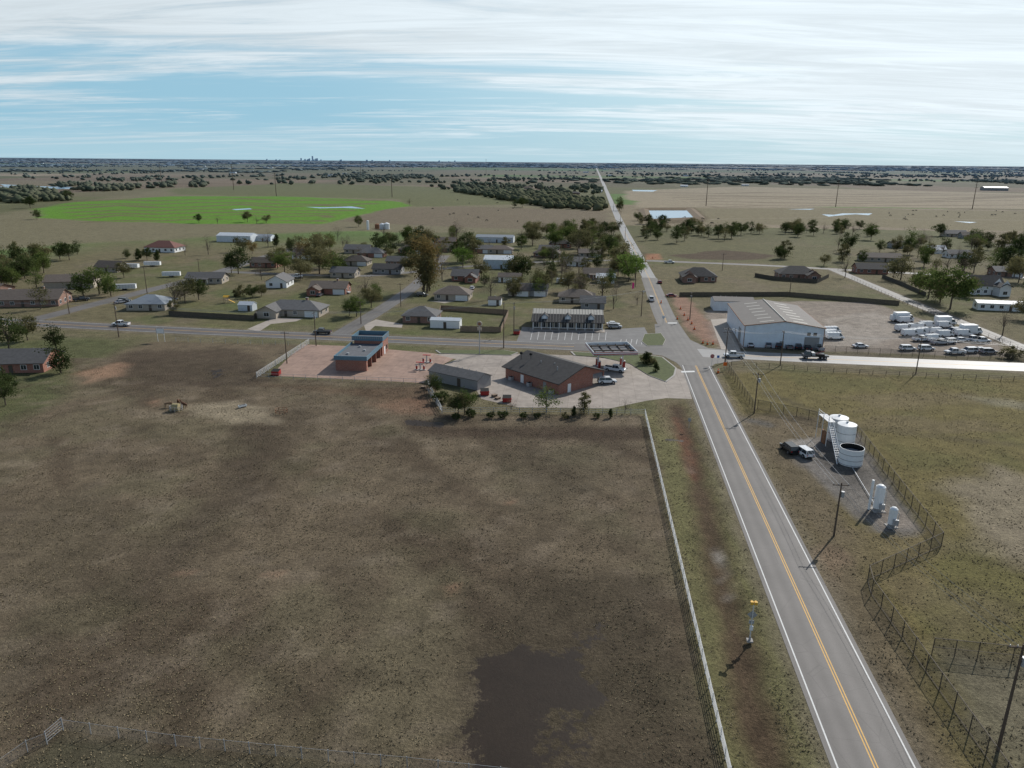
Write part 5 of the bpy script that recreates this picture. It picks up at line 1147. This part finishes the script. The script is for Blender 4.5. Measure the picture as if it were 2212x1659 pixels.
T = [(20, 758, 10, 'd'), (60, 735, 8, 'o'), (122, 752, 8, 'd'), (132, 806, 8, 'd'), (5, 850, 7, 'd'), (12, 875, 6, 'd'), (215, 636, 12, 'g'), (180, 640, 9, 'g'), (88, 668, 9, 'o'), (60, 595, 10, 'o'), (25, 600, 9, 'o'), (45, 570, 9, 'd'), (95, 590, 11, 'g'), (90, 570, 10, 'o'), (130, 560, 9, 'g'), (150, 562, 10, 'd'), (168, 550, 9, 'd'), (268, 600, 7, 'o'), (10, 620, 9, 'o'), (80, 625, 9, 'g'), (240, 640, 8, 'g'), (35, 555, 9, 'o'), (-30, 690, 10, 'd'),
 (515, 592, 13, 'd'), (500, 590, 9, 'd'), (275, 558, 6, 'd'), (300, 562, 7, 'c'), (318, 562, 7, 'd'), (340, 564, 6, 'c'), (545, 548, 9, 'y'), (597, 532, 8, 'c'), (400, 552, 8, 'b'), (450, 550, 11, 'b'), (380, 665, 10, 'b'), (400, 655, 10, 'o'), (430, 648, 9, 'd'), (375, 680, 6, 'o'), (545, 642, 6, 'd'), (520, 640, 5, 'u'), (565, 640, 5, 'o'), (565, 605, 9, 'b'), (615, 588, 11, 'g'), (600, 580, 10, 'o'), (650, 604, 10, 'o'), (690, 592, 12, 'o'), (720, 595, 11, 'g'), (735, 590, 10, 'd'), (660, 560, 12, 'y'), (700, 545, 13, 'o'), (712, 540, 10, 'g'), (645, 540, 9, 'o'), (680, 560, 12, 'o'),
 (835, 552, 12, 'd'), (820, 540, 12, 'd'), (850, 545, 10, 'd'), (830, 515, 10, 'b'), (912, 528, 12, 'd'), (925, 530, 10, 'o'), (888, 592, 11, 'o'), (945, 580, 12, 'b'), (915, 630, 23, 'Y'), (928, 628, 24, 'Y'), (922, 632, 19, 'Y'), (790, 645, 9, 'b'), (802, 665, 8, 'o'), (812, 650, 7, 'g'), (770, 684, 8, 'g'), (755, 682, 6, 'd'), (955, 606, 12, 'b'), (1000, 575, 10, 'l'), (1022, 565, 14, 'o'), (1010, 540, 12, 'd'), (1060, 646, 11, 'b'), (1040, 600, 10, 'o'), (1128, 600, 13, 'd'), (1112, 595, 9, 'd'), (1168, 635, 10, 'o'), (1190, 605, 11, 'd'), (1215, 585, 10, 'd'), (1165, 640, 8, 'g'), (1250, 645, 10, 'b'), (1256, 630, 9, 'o'), (1300, 645, 10, 'o'), (1325, 668, 8, 'b'), (1358, 608, 13, 'l'), (1372, 600, 10, 'l'), (1340, 580, 13, 'o'), (1330, 570, 12, 'g'), (1300, 560, 12, 'o'), (1315, 550, 13, 'd'), (1250, 548, 13, 'o'), (1200, 535, 12, 'g'), (1150, 530, 12, 'o'), (1140, 505, 9, 'g'), (1180, 510, 10, 'o'), (1222, 515, 10, 'o'), (1260, 510, 12, 'o'), (1295, 508, 12, 'b'), (1318, 548, 10, 'g'), (985, 520, 13, 'b'), (1290, 580, 9, 'd'), (1265, 590, 8, 'o'), (1376, 660, 5, 'b'), (775, 490, 9, 'g'),
 (430, 482, 8, 'd'), (470, 484, 7, 'b'), (535, 480, 9, 'o'), (555, 484, 8, 'b'), (576, 482, 8, 'o'), (80, 474, 9, 'd'), (66, 450, 12, 'd'), (148, 432, 12, 'd'), (885, 444, 10, 'b'), (1112, 448, 11, 'd'), (1128, 448, 11, 'd'), (1338, 455, 14, 'd'), (1340, 446, 12, 'd'),
 (1395, 520, 8, 'd'), (1390, 510, 9, 'o'), (1420, 518, 8, 'd'), (1440, 500, 8, 'o'), (1462, 525, 12, 'd'), (1478, 520, 9, 'o'), (1493, 504, 9, 'd'), (1508, 508, 10, 'd'), (1552, 515, 10, 'd'), (1580, 515, 12, 'd'), (1565, 520, 9, 'o'), (1530, 512, 10, 'd'), (1622, 504, 10, 'd'), (1640, 505, 9, 'o'), (1600, 508, 9, 'd'), (1695, 558, 11, 'o'), (1685, 560, 9, 'd'), (1820, 565, 11, 'o'), (1830, 545, 12, 'd'), (1810, 540, 11, 'b'), (1780, 574, 7, 'o'), (1862, 568, 9, 'd'), (1880, 510, 11, 'd'), (1825, 600, 11, 'b'), (1945, 605, 13, 'o'), (1930, 600, 9, 'd'), (1935, 545, 10, 'o'), (1965, 550, 10, 'd'), (2000, 562, 10, 'o'), (2040, 545, 10, 'd'), (2005, 645, 12, 'g'), (1985, 635, 9, 'o'), (2052, 668, 17, 'g'), (2030, 655, 13, 'o'), (2075, 600, 10, 'b'), (2110, 565, 10, 'o'), (2160, 548, 13, 'o'), (2180, 585, 13, 'd'), (2200, 610, 12, 'o'), (2165, 725, 10, 'b'), (2185, 775, 4, 'u'), (2030, 510, 10, 'd'), (2130, 530, 10, 'd'), (2205, 560, 14, 'd'), (2150, 575, 11, 'g'), (2090, 640, 8, 'o'), (2020, 595, 9, 'o'), (1900, 545, 8, 'd'), (2215, 690, 9, 'o'), (2185, 540, 12, 'o'), (2235, 650, 12, 'd'),
 (1003, 896, 6, 'g'), (990, 896, 5, 'o'), (1180, 891, 5.6, 'g'), (1262, 893, 5, 'o'), (1104, 890, 3, 'b'), (940, 850, 4, 'd'), (935, 838, 4, 'o'), (952, 870, 3, 'u'), (1350, 893, 3, 'b'),
 (1060, 903, 1.6, 'u'), (1085, 903, 1.8, 'u'), (1130, 903, 1.6, 'u'), (1240, 899, 2.4, 'c'), (1318, 902, 2.4, 'c'), (1222, 903, 1.6, 'u'), (985, 905, 1.6, 'u'), (1160, 903, 1.4, 'u'), (1396, 787, 3.6, 'c'), (1403, 785, 3.2, 'u'), (1416, 803, 2.8, 'c'), (1290, 903, 1.4, 'u'), (1018, 900, 2, 'u')]
for t in T: tree(*t)
def fill(poly_, n, hmin, hmax, kinds):
    P = [(p.x, p.y) for p in GL(poly_)]; xs_ = [p[0] for p in P]; ys_ = [p[1] for p in P]; c = 0; tr = 0
    while c < n and tr < n*40:
        tr += 1; x = random.uniform(min(xs_), max(xs_)); y = random.uniform(min(ys_), max(ys_))
        if poly_sd(np.array([x]), np.array([y]), P)[0] < 0:
            tree(0, 0, random.uniform(hmin, hmax), random.choice(kinds), Vector((x, y, 0))); c += 1
fill([(480, 545), (700, 520), (1320, 500), (1370, 590), (1320, 640), (1150, 640), (930, 570), (700, 585)], 84, 4.5, 11.5, 'ooggdbbbbo')
fill([(1130, 500), (1320, 490), (1345, 520), (1340, 545), (1150, 530)], 36, 7, 12, 'oodgb')
fill([(1000, 600), (1320, 600), (1340, 660), (1120, 660)], 18, 5, 10, 'oobbdg')
fill([(1690, 498), (1860, 492), (1860, 510), (1690, 512)], 20, 7, 11, 'ddob')
fill([(1840, 520), (2212, 505), (2212, 600), (1960, 590)], 32, 6, 12, 'ogdbb')
fill([(1375, 475), (1640, 498), (1640, 510), (1380, 510)], 26, 5, 10, 'ddo')
fill([(-200, 600), (0, 560), (130, 560), (100, 610), (-200, 690)], 22, 7, 11, 'odg')
fill([(2212, 505), (2500, 520), (2500, 700), (2230, 640)], 18, 7, 12, 'ogdb')

# far woodland: one mesh of many lumpy crowns
import bmesh
bm = bmesh.new(); bmesh.ops.create_icosphere(bm, subdivisions=1, radius=1)
IV1 = np.array([v.co[:] for v in bm.verts]); IF1 = np.array([[v.index for v in f.verts] for f in bm.faces]); bm.free()
def woods(name, cx, cy, R_, Hh_, mat_):
    V0, F0 = IV1, IF1; n = len(cx)
    V = V0[None, :, :]*(1+rng.normal(0, .28, (n, len(V0), 1)))
    V = V*np.stack([R_, R_, Hh_*.55], 1)[:, None, :]
    V[:, :, 2] += (Hh_*.45)[:, None]; V[:, :, 2] = np.maximum(V[:, :, 2], .05)
    V[:, :, 0] += cx[:, None]; V[:, :, 1] += cy[:, None]
    F = (F0[None]+(np.arange(n)*len(V0))[:, None, None]).reshape(-1, 3).astype(np.int32); V = V.reshape(-1, 3)
    me = bpy.data.meshes.new(name); me.vertices.add(len(V)); me.vertices.foreach_set('co', V.astype(np.float32).ravel()); me.loops.add(F.size); me.loops.foreach_set('vertex_index', F.ravel())
    me.polygons.add(len(F)); me.polygons.foreach_set('loop_start', np.arange(0, F.size, 3, dtype=np.int32)); me.polygons.foreach_set('loop_total', np.full(len(F), 3, dtype=np.int32)); me.update(calc_edges=True)
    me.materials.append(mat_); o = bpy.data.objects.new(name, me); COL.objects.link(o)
wmat = bpy.data.materials.new('distant_foliage'); N, L = nodes(wmat); b = N['Principled BSDF']; b.inputs['Roughness'].default_value = 1; b.inputs['Specular IOR Level'].default_value = 0
geo = N.new('ShaderNodeNewGeometry'); n = N.new('ShaderNodeTexNoise'); n.inputs['Scale'].default_value = .06; n.inputs['Detail'].default_value = 9; L.new(geo.outputs['Position'], n.inputs['Vector'])
rp = N.new('ShaderNodeValToRGB'); rp.color_ramp.elements[0].position = .35; rp.color_ramp.elements[0].color = (.055, .068, .034, 1); rp.color_ramp.elements[1].position = .68; rp.color_ramp.elements[1].color = (.13, .125, .07, 1); L.new(n.outputs['Fac'], rp.inputs[0])
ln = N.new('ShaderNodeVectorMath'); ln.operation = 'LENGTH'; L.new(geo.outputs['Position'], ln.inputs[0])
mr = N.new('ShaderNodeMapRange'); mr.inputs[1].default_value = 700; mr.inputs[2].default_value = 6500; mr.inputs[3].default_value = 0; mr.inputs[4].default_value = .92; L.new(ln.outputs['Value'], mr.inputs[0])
mx = N.new('ShaderNodeMix'); mx.data_type = 'RGBA'; L.new(mr.outputs[0], mx.inputs[0]); L.new(rp.outputs[0], mx.inputs[6]); mx.inputs[7].default_value = (.14, .20, .27, 1); L.new(mx.outputs[2], b.inputs['Base Color'])  # crowns fade to blue with range: haze put into base colour
def scatter_poly(poly_, dens):
    P = [(p.x, p.y) for p in GL(poly_)]; x0, x1 = min(p[0] for p in P), max(p[0] for p in P); y0, y1 = min(p[1] for p in P), max(p[1] for p in P)
    n = int((x1-x0)*(y1-y0)*dens); n = min(n, 60000); x = rng.uniform(x0, x1, n); y = rng.uniform(y0, y1, n); k = poly_sd(x, y, P) < 0
    x, y = x[k], y[k]; k = fbm(x/90, y/240, 303, 3) > rng.uniform(.36, .56, len(x))
    return x[k], y[k]
ax, ay = [], []
for pl, dn in [([(925, 404), (1000, 400), (1120, 404), (1150, 412), (1010, 418)], .0032), ([(985, 415), (1080, 412), (1230, 428), (1304, 440), (1306, 456), (1180, 450), (1060, 428)], .011), ([(1060, 408), (1300, 402), (1302, 420), (1240, 424), (1100, 414)], .0018),
               ([(0, 412), (60, 408), (150, 424), (150, 434), (60, 440), (-100, 436), (-100, 416)], .008), ([(110, 402), (180, 398), (300, 402), (300, 413), (180, 414)], .004), ([(320, 398), (380, 397), (385, 405), (320, 407)], .004), ([(410, 396), (448, 396), (448, 405), (410, 405)], .003),
               ([(500, 398), (850, 390), (920, 398), (700, 400)], .0007), ([(150, 388), (420, 380), (800, 378), (1250, 383), (1285, 390), (900, 393), (500, 390), (200, 394)], .0006), ([(1325, 388), (1700, 386), (1900, 388), (1600, 390)], .0008), ([(1700, 391), (2000, 394), (2212, 399), (2500, 404), (2500, 399), (2000, 390)], .0007),
               ([(1320, 378), (2212, 378), (2500, 384), (2500, 386), (1400, 381)], .0003), ([(-200, 385), (150, 382), (300, 388), (-200, 394)], .0008), ([(690, 382), (930, 380), (930, 388), (690, 388)], .0012)]:
    x, y = scatter_poly(pl, dn); ax.append(x); ay.append(y)
ax = np.concatenate(ax); ay = np.concatenate(ay)
if len(ax) > 16000:
    k = rng.choice(len(ax), 16000, replace=False); ax = ax[k]; ay = ay[k]
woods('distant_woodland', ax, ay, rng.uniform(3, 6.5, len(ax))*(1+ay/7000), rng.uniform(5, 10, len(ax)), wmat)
Nn = 70000; rr = rng.uniform(0, 1, Nn); y = 1900*np.exp(rr*math.log(12)); x = rng.uniform(-.85, .85, Nn)*y
k = rng.uniform(0, 1, Nn) < forest_density(x, y)*.30; x = x[k]; y = y[k]
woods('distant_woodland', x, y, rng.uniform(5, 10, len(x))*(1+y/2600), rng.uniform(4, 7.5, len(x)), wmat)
hx = []; hy = []
for i in range(60):
    a0 = rng.uniform(-.8, .8); y0 = rng.uniform(2400, 7000) if a0 > 0 else rng.uniform(1600, 7000); x0 = a0*y0; along = rng.random() < .85; Ln = rng.uniform(150, 700)*(y0/2500)
    m = int(Ln/rng.uniform(12, 30)); t = rng.uniform(0, Ln, m)
    dx, dy = (ca, sa) if along else (-sa, ca)
    hx.append(x0+dx*t+rng.normal(0, 3, m)); hy.append(y0+dy*t+rng.normal(0, 3, m))
hx = np.concatenate(hx); hy = np.concatenate(hy)
rx_ = np.array([p.x for p in main_far]); ry_ = np.array([p.y for p in main_far]); keep = np.abs(hx-np.interp(hy, ry_, rx_)) > 14
hx, hy = hx[keep], hy[keep]
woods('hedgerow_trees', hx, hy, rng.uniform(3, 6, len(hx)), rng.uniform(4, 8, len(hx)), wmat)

# distant buildings & skyline
M['hazeb'] = mat('hazy_building', (.42, .56, .68), .9, .1, .01); M['hazew'] = mat('distant_white_building', (.5, .56, .62), .8, .1, .01)  # bluish air haze is included in these wall colours
mb = MB()
for i in range(26):
    u = random.gauss(675, 12) if i < 9 else random.uniform(560, 1000); dd = 23000; p = G(u, 352); s = dd/p.y; h = random.uniform(50, 90) if i < 9 else random.uniform(30, 50)
    mb.box((p.x*s, dd+i, h/2), (random.uniform(25, 50), 40, h), 'hazeb')
p = G(677, 352); s = 23000/p.y; mb.box((p.x*s, 22950, 70), (45, 40, 140), 'hazeb'); mb.obj('distant_city_skyline')
mb = MB()
for i in range(70):
    y = random.uniform(5500, 12000); x = y*random.uniform(.42, .75); mb.box((x, y, 4), (random.uniform(15, 60), 20, random.uniform(7, 11)), 'hazew')
for i in range(30):
    y = random.uniform(2500, 9000); x = y*random.uniform(-.7, .4); mb.box((x, y, 2.5), (random.uniform(12, 30), 12, 5), 'hazew')
mb.obj('distant_town_buildings')

# ---------------------------------------------------------------- grass tufts (one mesh)
nT = 90000; rY = rng.uniform(0, 1, nT); ty = 40+rY**1.3*150; tx = rng.uniform(-.85, .95, nT)*(ty+20)
okm = np.ones(nT, bool)
okm &= line_d(tx, ty, [(p.x, p.y) for p in main_near]) > 4.6
okm &= poly_sd(tx, ty, [(p.x, p.y) for p in GL([(600, 760), (985, 760), (1240, 760), (1480, 790), (1495, 870), (1120, 882), (925, 830), (580, 818)])]) > 0
okm &= poly_sd(tx, ty, [(p.x, p.y) for p in GL([(1695, 950), (1760, 945), (1845, 925), (1990, 1145), (1885, 1160), (1715, 1000)])]) > 0
okm &= poly_sd(tx, ty, [(p.x, p.y) for p in GL([(1000, 1380), (1320, 1380), (1320, 1550), (1170, 1760), (1000, 1760)])]) > 0
okm &= line_d(tx, ty, [(p.x, p.y) for p in ditch]) > 2.0
okm &= fbm(tx/5, ty/5, 201) > rng.uniform(.3, .62, nT)
tx, ty = tx[okm], ty[okm]; n = len(tx)
B = 4
ang = rng.uniform(0, 6.28, (n, B)); hgt = rng.uniform(.04, .14, (n, B)); wd = rng.uniform(.04, .09, (n, B)); lean = rng.uniform(.03, .14, (n, B))
bx = tx[:, None]+np.cos(ang)*.05; by = ty[:, None]+np.sin(ang)*.05
V = np.zeros((n, B, 3, 3)); V[..., 0, 0] = bx-np.sin(ang)*wd; V[..., 0, 1] = by+np.cos(ang)*wd; V[..., 1, 0] = bx+np.sin(ang)*wd; V[..., 1, 1] = by-np.cos(ang)*wd
V[..., 2, 0] = bx+np.cos(ang)*lean; V[..., 2, 1] = by+np.sin(ang)*lean; V[..., 2, 2] = hgt
V = V.reshape(-1, 3); F = np.arange(len(V), dtype=np.int32)
me = bpy.data.meshes.new('grass_tufts'); me.vertices.add(len(V)); me.vertices.foreach_set('co', V.astype(np.float32).ravel()); me.loops.add(len(F)); me.loops.foreach_set('vertex_index', F); nf = len(F)//3
me.polygons.add(nf); me.polygons.foreach_set('loop_start', np.arange(0, nf*3, 3, dtype=np.int32)); me.polygons.foreach_set('loop_total', np.full(nf, 3, dtype=np.int32)); me.update(calc_edges=True)
gmx = mat('dry_grass_blades', (.205, .168, .105), .9, .5, .35, coord='World', spec=.1); me.materials.append(gmx)
o = bpy.data.objects.new('grass', me); COL.objects.link(o)

# ---------------------------------------------------------------- animals
def quadruped(name, col, graze=True):
    J = [(-.75, 0, 1.15, .27), (-.2, 0, 1.12, .30), (.35, 0, 1.12, .29), (.62, 0, 1.2, .24)]
    E = [(0, 1), (1, 2), (2, 3)]
    if graze: N_ = [(.9, 0, 1.0, .15), (1.1, 0, .62, .11), (1.22, 0, .38, .12), (1.36, 0, .14, .07)]
    else: N_ = [(.9, 0, 1.45, .16), (1.08, 0, 1.75, .12), (1.25, 0, 1.78, .13), (1.55, 0, 1.58, .08)]
    s = len(J); J += N_; E += [(3, s), (s, s+1), (s+1, s+2), (s+2, s+3)]
    def chain(root, pts):
        p = root
        for q in pts: J.append(q); E.append((p, len(J)-1)); p = len(J)-1
    for sg in (-1, 1):
        chain(0, [(-.78, sg*.17, .95, .17), (-.68, sg*.19, .72, .10), (-.88, sg*.19, .45, .065), (-.82, sg*.19, .2, .045), (-.80, sg*.19, .03, .06)])
        chain(2, [(.48, sg*.17, .85, .13), (.5, sg*.18, .5, .07), (.5, sg*.18, .2, .045), (.53, sg*.18, .03, .06)])
        chain(s+2, [(N_[2][0]-.08, sg*.09, N_[2][2]+.13, .03)])
    chain(0, [(-.98, 0, 1.15, .06), (-1.08, 0, .8, .07), (-1.08, 0, .45, .04)])
    me = bpy.data.meshes.new(name); me.from_pydata([j[:3] for j in J], E, []); o = bpy.data.objects.new(name, me); COL.objects.link(o)
    o.modifiers.new('skin', 'SKIN')
    for i, j in enumerate(J): me.skin_vertices[0].data[i].radius = (j[3], j[3])
    me.skin_vertices[0].data[0].use_root = True
    sb = o.modifiers.new('sub', 'SUBSURF'); sb.levels = 1; sb.render_levels = 1
    me.materials.append(mat(name+'_hide', col, .7, .3, 3)); dg = bpy.context.evaluated_depsgraph_get(); m2 = bpy.data.meshes.new_from_object(o.evaluated_get(dg)); bpy.data.objects.remove(o)
    if not m2.materials: m2.materials.append(bpy.data.materials[name+'_hide'])
    return m2
try:
    hb = quadruped('horse_bay', (.10, .045, .02), False); hg = quadruped('horse_tan', (.22, .14, .08), True); cw = quadruped('cow_black', (.012, .01, .01), True)
    for (me_, nm, u, v, r, s) in [(hb, 'horse', 398, 881, 2.6, .95), (hg, 'horse', 366, 880, .3, .95), (hb, 'horse', 386, 874, -1.2, .9)]:
        o = bpy.data.objects.new(nm, me_); COL.objects.link(o); o.location = G(u, v); o.rotation_euler = (0, 0, r); o.scale = (s,)*3
    for i in range(46):
        if i < 12: u, v = random.uniform(1920, 2080), random.uniform(456, 478)
        elif i < 24: u, v = random.uniform(1430, 1560), random.uniform(470, 486)
        elif i < 34: u, v = random.uniform(2060, 2200), random.uniform(455, 475)
        else: u, v = random.uniform(930, 1120), random.uniform(428, 480)
        o = bpy.data.objects.new('grazing_cow', cw); COL.objects.link(o); o.location = G(u, v); o.rotation_euler = (0, 0, random.uniform(0, 6.28)); o.scale = (1.15,)*3
except Exception as ex: print('animal', ex)
O = G(381, 887); e = empty('hay_feeder', O); mb = MB(); mb.cyl((-.7, 0, .85), (.7, 0, .85), .85, .8, 'hay', 18)
for i in range(70):
    a0 = random.uniform(0, 6.28); r0 = random.uniform(.3, 1.6); mb.cyl((r0*math.cos(a0), r0*math.sin(a0), .05), (r0*math.cos(a0)+random.uniform(-.4, .4), r0*math.sin(a0)+random.uniform(-.4, .4), random.uniform(.1, .6)), .06, .02, 'hay', 3)
mb.obj('bale', e); mb = MB()
for z in (.4, .8, 1.15):
    for i in range(18):
        a0, a1 = 2*PI*i/18, 2*PI*(i+1)/18; mb.cyl((1.35*math.cos(a0), 1.35*math.sin(a0), z), (1.35*math.cos(a1), 1.35*math.sin(a1), z), .035, .035, 'steel', 4, False)
for i in range(9): a0 = 2*PI*i/9; mb.cyl((1.35*math.cos(a0), 1.35*math.sin(a0), 0), (1.35*math.cos(a0), 1.35*math.sin(a0), 1.2), .035, .035, 'steel', 4)
mb.obj('ring', e)
mb = MB()
for i in range(8): a0 = 2*PI*i/8; mb.cyl((1.3*math.cos(a0), 1.3*math.sin(a0), 0), (1.3*math.cos(a0), 1.3*math.sin(a0), .9), .05, .05, 'rust', 5)
for i in range(16):
    a0, a1 = 2*PI*i/16, 2*PI*(i+1)/16
    for z in (.4, .9): mb.cyl((1.3*math.cos(a0), 1.3*math.sin(a0), z), (1.3*math.cos(a1), 1.3*math.sin(a1), z), .05, .05, 'rust', 4, False)
mb.obj('ring_feeder', loc=G(608, 892))
mb = MB(); mb.b0(-.9, .9, -.35, .35, .25, .6, 'white'); mb.b0(-.8, .8, -.28, .28, .602, .61, 'dark')
for x in (-.7, .7): mb.b0(x-.05, x+.05, -.3, .3, 0, .25, 'steel')
mb.obj('water_trough', loc=G(524, 880), rz=.8)

# ---------------------------------------------------------------- light and sky
SAZ, SEL = rad(39), rad(35)
sd = Vector((math.sin(SAZ)*math.cos(SEL), math.cos(SAZ)*math.cos(SEL), math.sin(SEL)))
ld = bpy.data.lights.new('sun', 'SUN'); ld.energy = 4.3; ld.angle = rad(.5); ld.color = (1, .96, .90)
lo = bpy.data.objects.new('sun', ld); COL.objects.link(lo); lo.rotation_euler = (-sd).to_track_quat('-Z', 'Y').to_euler(); lo.location = (0, 0, 200)
W = bpy.data.worlds.new('World'); SC.world = W; W.use_nodes = True; N = W.node_tree.nodes; L = W.node_tree.links
bg = N['Background']; bg.inputs['Strength'].default_value = .1
sky = N.new('ShaderNodeTexSky'); sky.sky_type = 'NISHITA'; sky.sun_disc = False; sky.sun_elevation = SEL; sky.sun_rotation = SAZ; sky.air_density = 1.0; sky.dust_density = .6; sky.ozone_density = 1.5; sky.altitude = 350
tc = N.new('ShaderNodeTexCoord'); sx = N.new('ShaderNodeSeparateXYZ'); L.new(tc.outputs['Generated'], sx.inputs[0])
def mt(op, a_, b_=0):
    m = N.new('ShaderNodeMath'); m.operation = op
    for i, s in enumerate((a_, b_)):
        if isinstance(s, (int, float)): m.inputs[i].default_value = s
        else: L.new(s, m.inputs[i])
    return m.outputs[0]
def mrg(s, a0, a1, b0, b1, sm=True):
    m = N.new('ShaderNodeMapRange'); m.inputs[1].default_value = a0; m.inputs[2].default_value = a1; m.inputs[3].default_value = b0; m.inputs[4].default_value = b1
    if sm: m.interpolation_type = 'SMOOTHSTEP'
    L.new(s, m.inputs[0]); return m.outputs[0]
def cmix(f, a_, b_):
    m = N.new('ShaderNodeMix'); m.data_type = 'RGBA'
    for i, s in ((0, f), (6, a_), (7, b_)):
        if isinstance(s, tuple): m.inputs[i].default_value = (*s, 1)
        elif isinstance(s, (int, float)): m.inputs[i].default_value = s
        else: L.new(s, m.inputs[i])
    return m.outputs[2]
zc = mt('ADD', mt('MAXIMUM', sx.outputs[2], 0), .07)
cx = N.new('ShaderNodeCombineXYZ'); L.new(mt('DIVIDE', sx.outputs[0], zc), cx.inputs[0]); L.new(mt('DIVIDE', sx.outputs[1], zc), cx.inputs[1])
def cn(scale, rot, sc_, det, ro, dist_=0.0):
    mp = N.new('ShaderNodeMapping'); mp.inputs['Rotation'].default_value = (0, 0, rot); mp.inputs['Scale'].default_value = sc_; L.new(cx.outputs[0], mp.inputs[0])
    n = N.new('ShaderNodeTexNoise'); n.inputs['Scale'].default_value = scale; n.inputs['Detail'].default_value = det; n.inputs['Roughness'].default_value = ro; n.inputs['Distortion'].default_value = dist_; L.new(mp.outputs[0], n.inputs['Vector']); return n.outputs['Fac']
c1 = cn(.45, .22, (.5, 1.5, 1), 9, .60, .7); c2 = cn(1.5, -.12, (.35, 1.8, 1), 9, .68, .9)
dt = N.new('ShaderNodeVectorMath'); dt.operation = 'DOT_PRODUCT'; L.new(tc.outputs['Generated'], dt.inputs[0]); dt.inputs[1].default_value = sd
D = dt.outputs['Value']
haze = cmix(mrg(D, .50, .93, 0, 1), (2.9, 5.5, 7.2), (6.2, 8.1, 8.9))
hor = cmix(mrg(sx.outputs[2], 0, .055, .75, 0), haze, (4.3, 6.5, 7.6))
skyc = cmix(mrg(sx.outputs[2], .0, .45, .92, 0), sky.outputs[0], hor)
sunb = mrg(D, .70, .95, 0, .28)
elb = mt('ADD', mrg(sx.outputs[2], .08, .15, -.03, .09), mrg(sx.outputs[2], .22, .5, 0, -.22))  # clouds thinned high overhead, out of view, to lower fill light
cl = mt('ADD', mt('ADD', mt('MULTIPLY', c1, .6), mt('MULTIPLY', c2, .4)), mt('ADD', sunb, elb))
cf = mrg(cl, .43, .62, 0, .95)
cf = mt('MULTIPLY', cf, mrg(sx.outputs[2], .0, .06, .35, 1))
ccol = N.new('ShaderNodeVectorMath'); ccol.operation = 'SCALE'; ccol.inputs[0].default_value = (7.2, 8.0, 8.5)
L.new(mt('MULTIPLY', mrg(D, .3, .95, .94, 1.2), mrg(c2, .35, .65, .88, 1.06)), ccol.inputs['Scale'])
L.new(cmix(cf, skyc, ccol.outputs[0]), bg.inputs[0])

# ---------------------------------------------------------------- camera
cd = bpy.data.cameras.new('camera'); cd.sensor_width = 36; cd.lens = 36*PF/PW; cd.clip_end = 60000; cd.clip_start = .5
co = bpy.data.objects.new('camera', cd); COL.objects.link(co)
co.matrix_world = Matrix.Translation((0, 0, CH)) @ R.to_4x4(); SC.camera = co
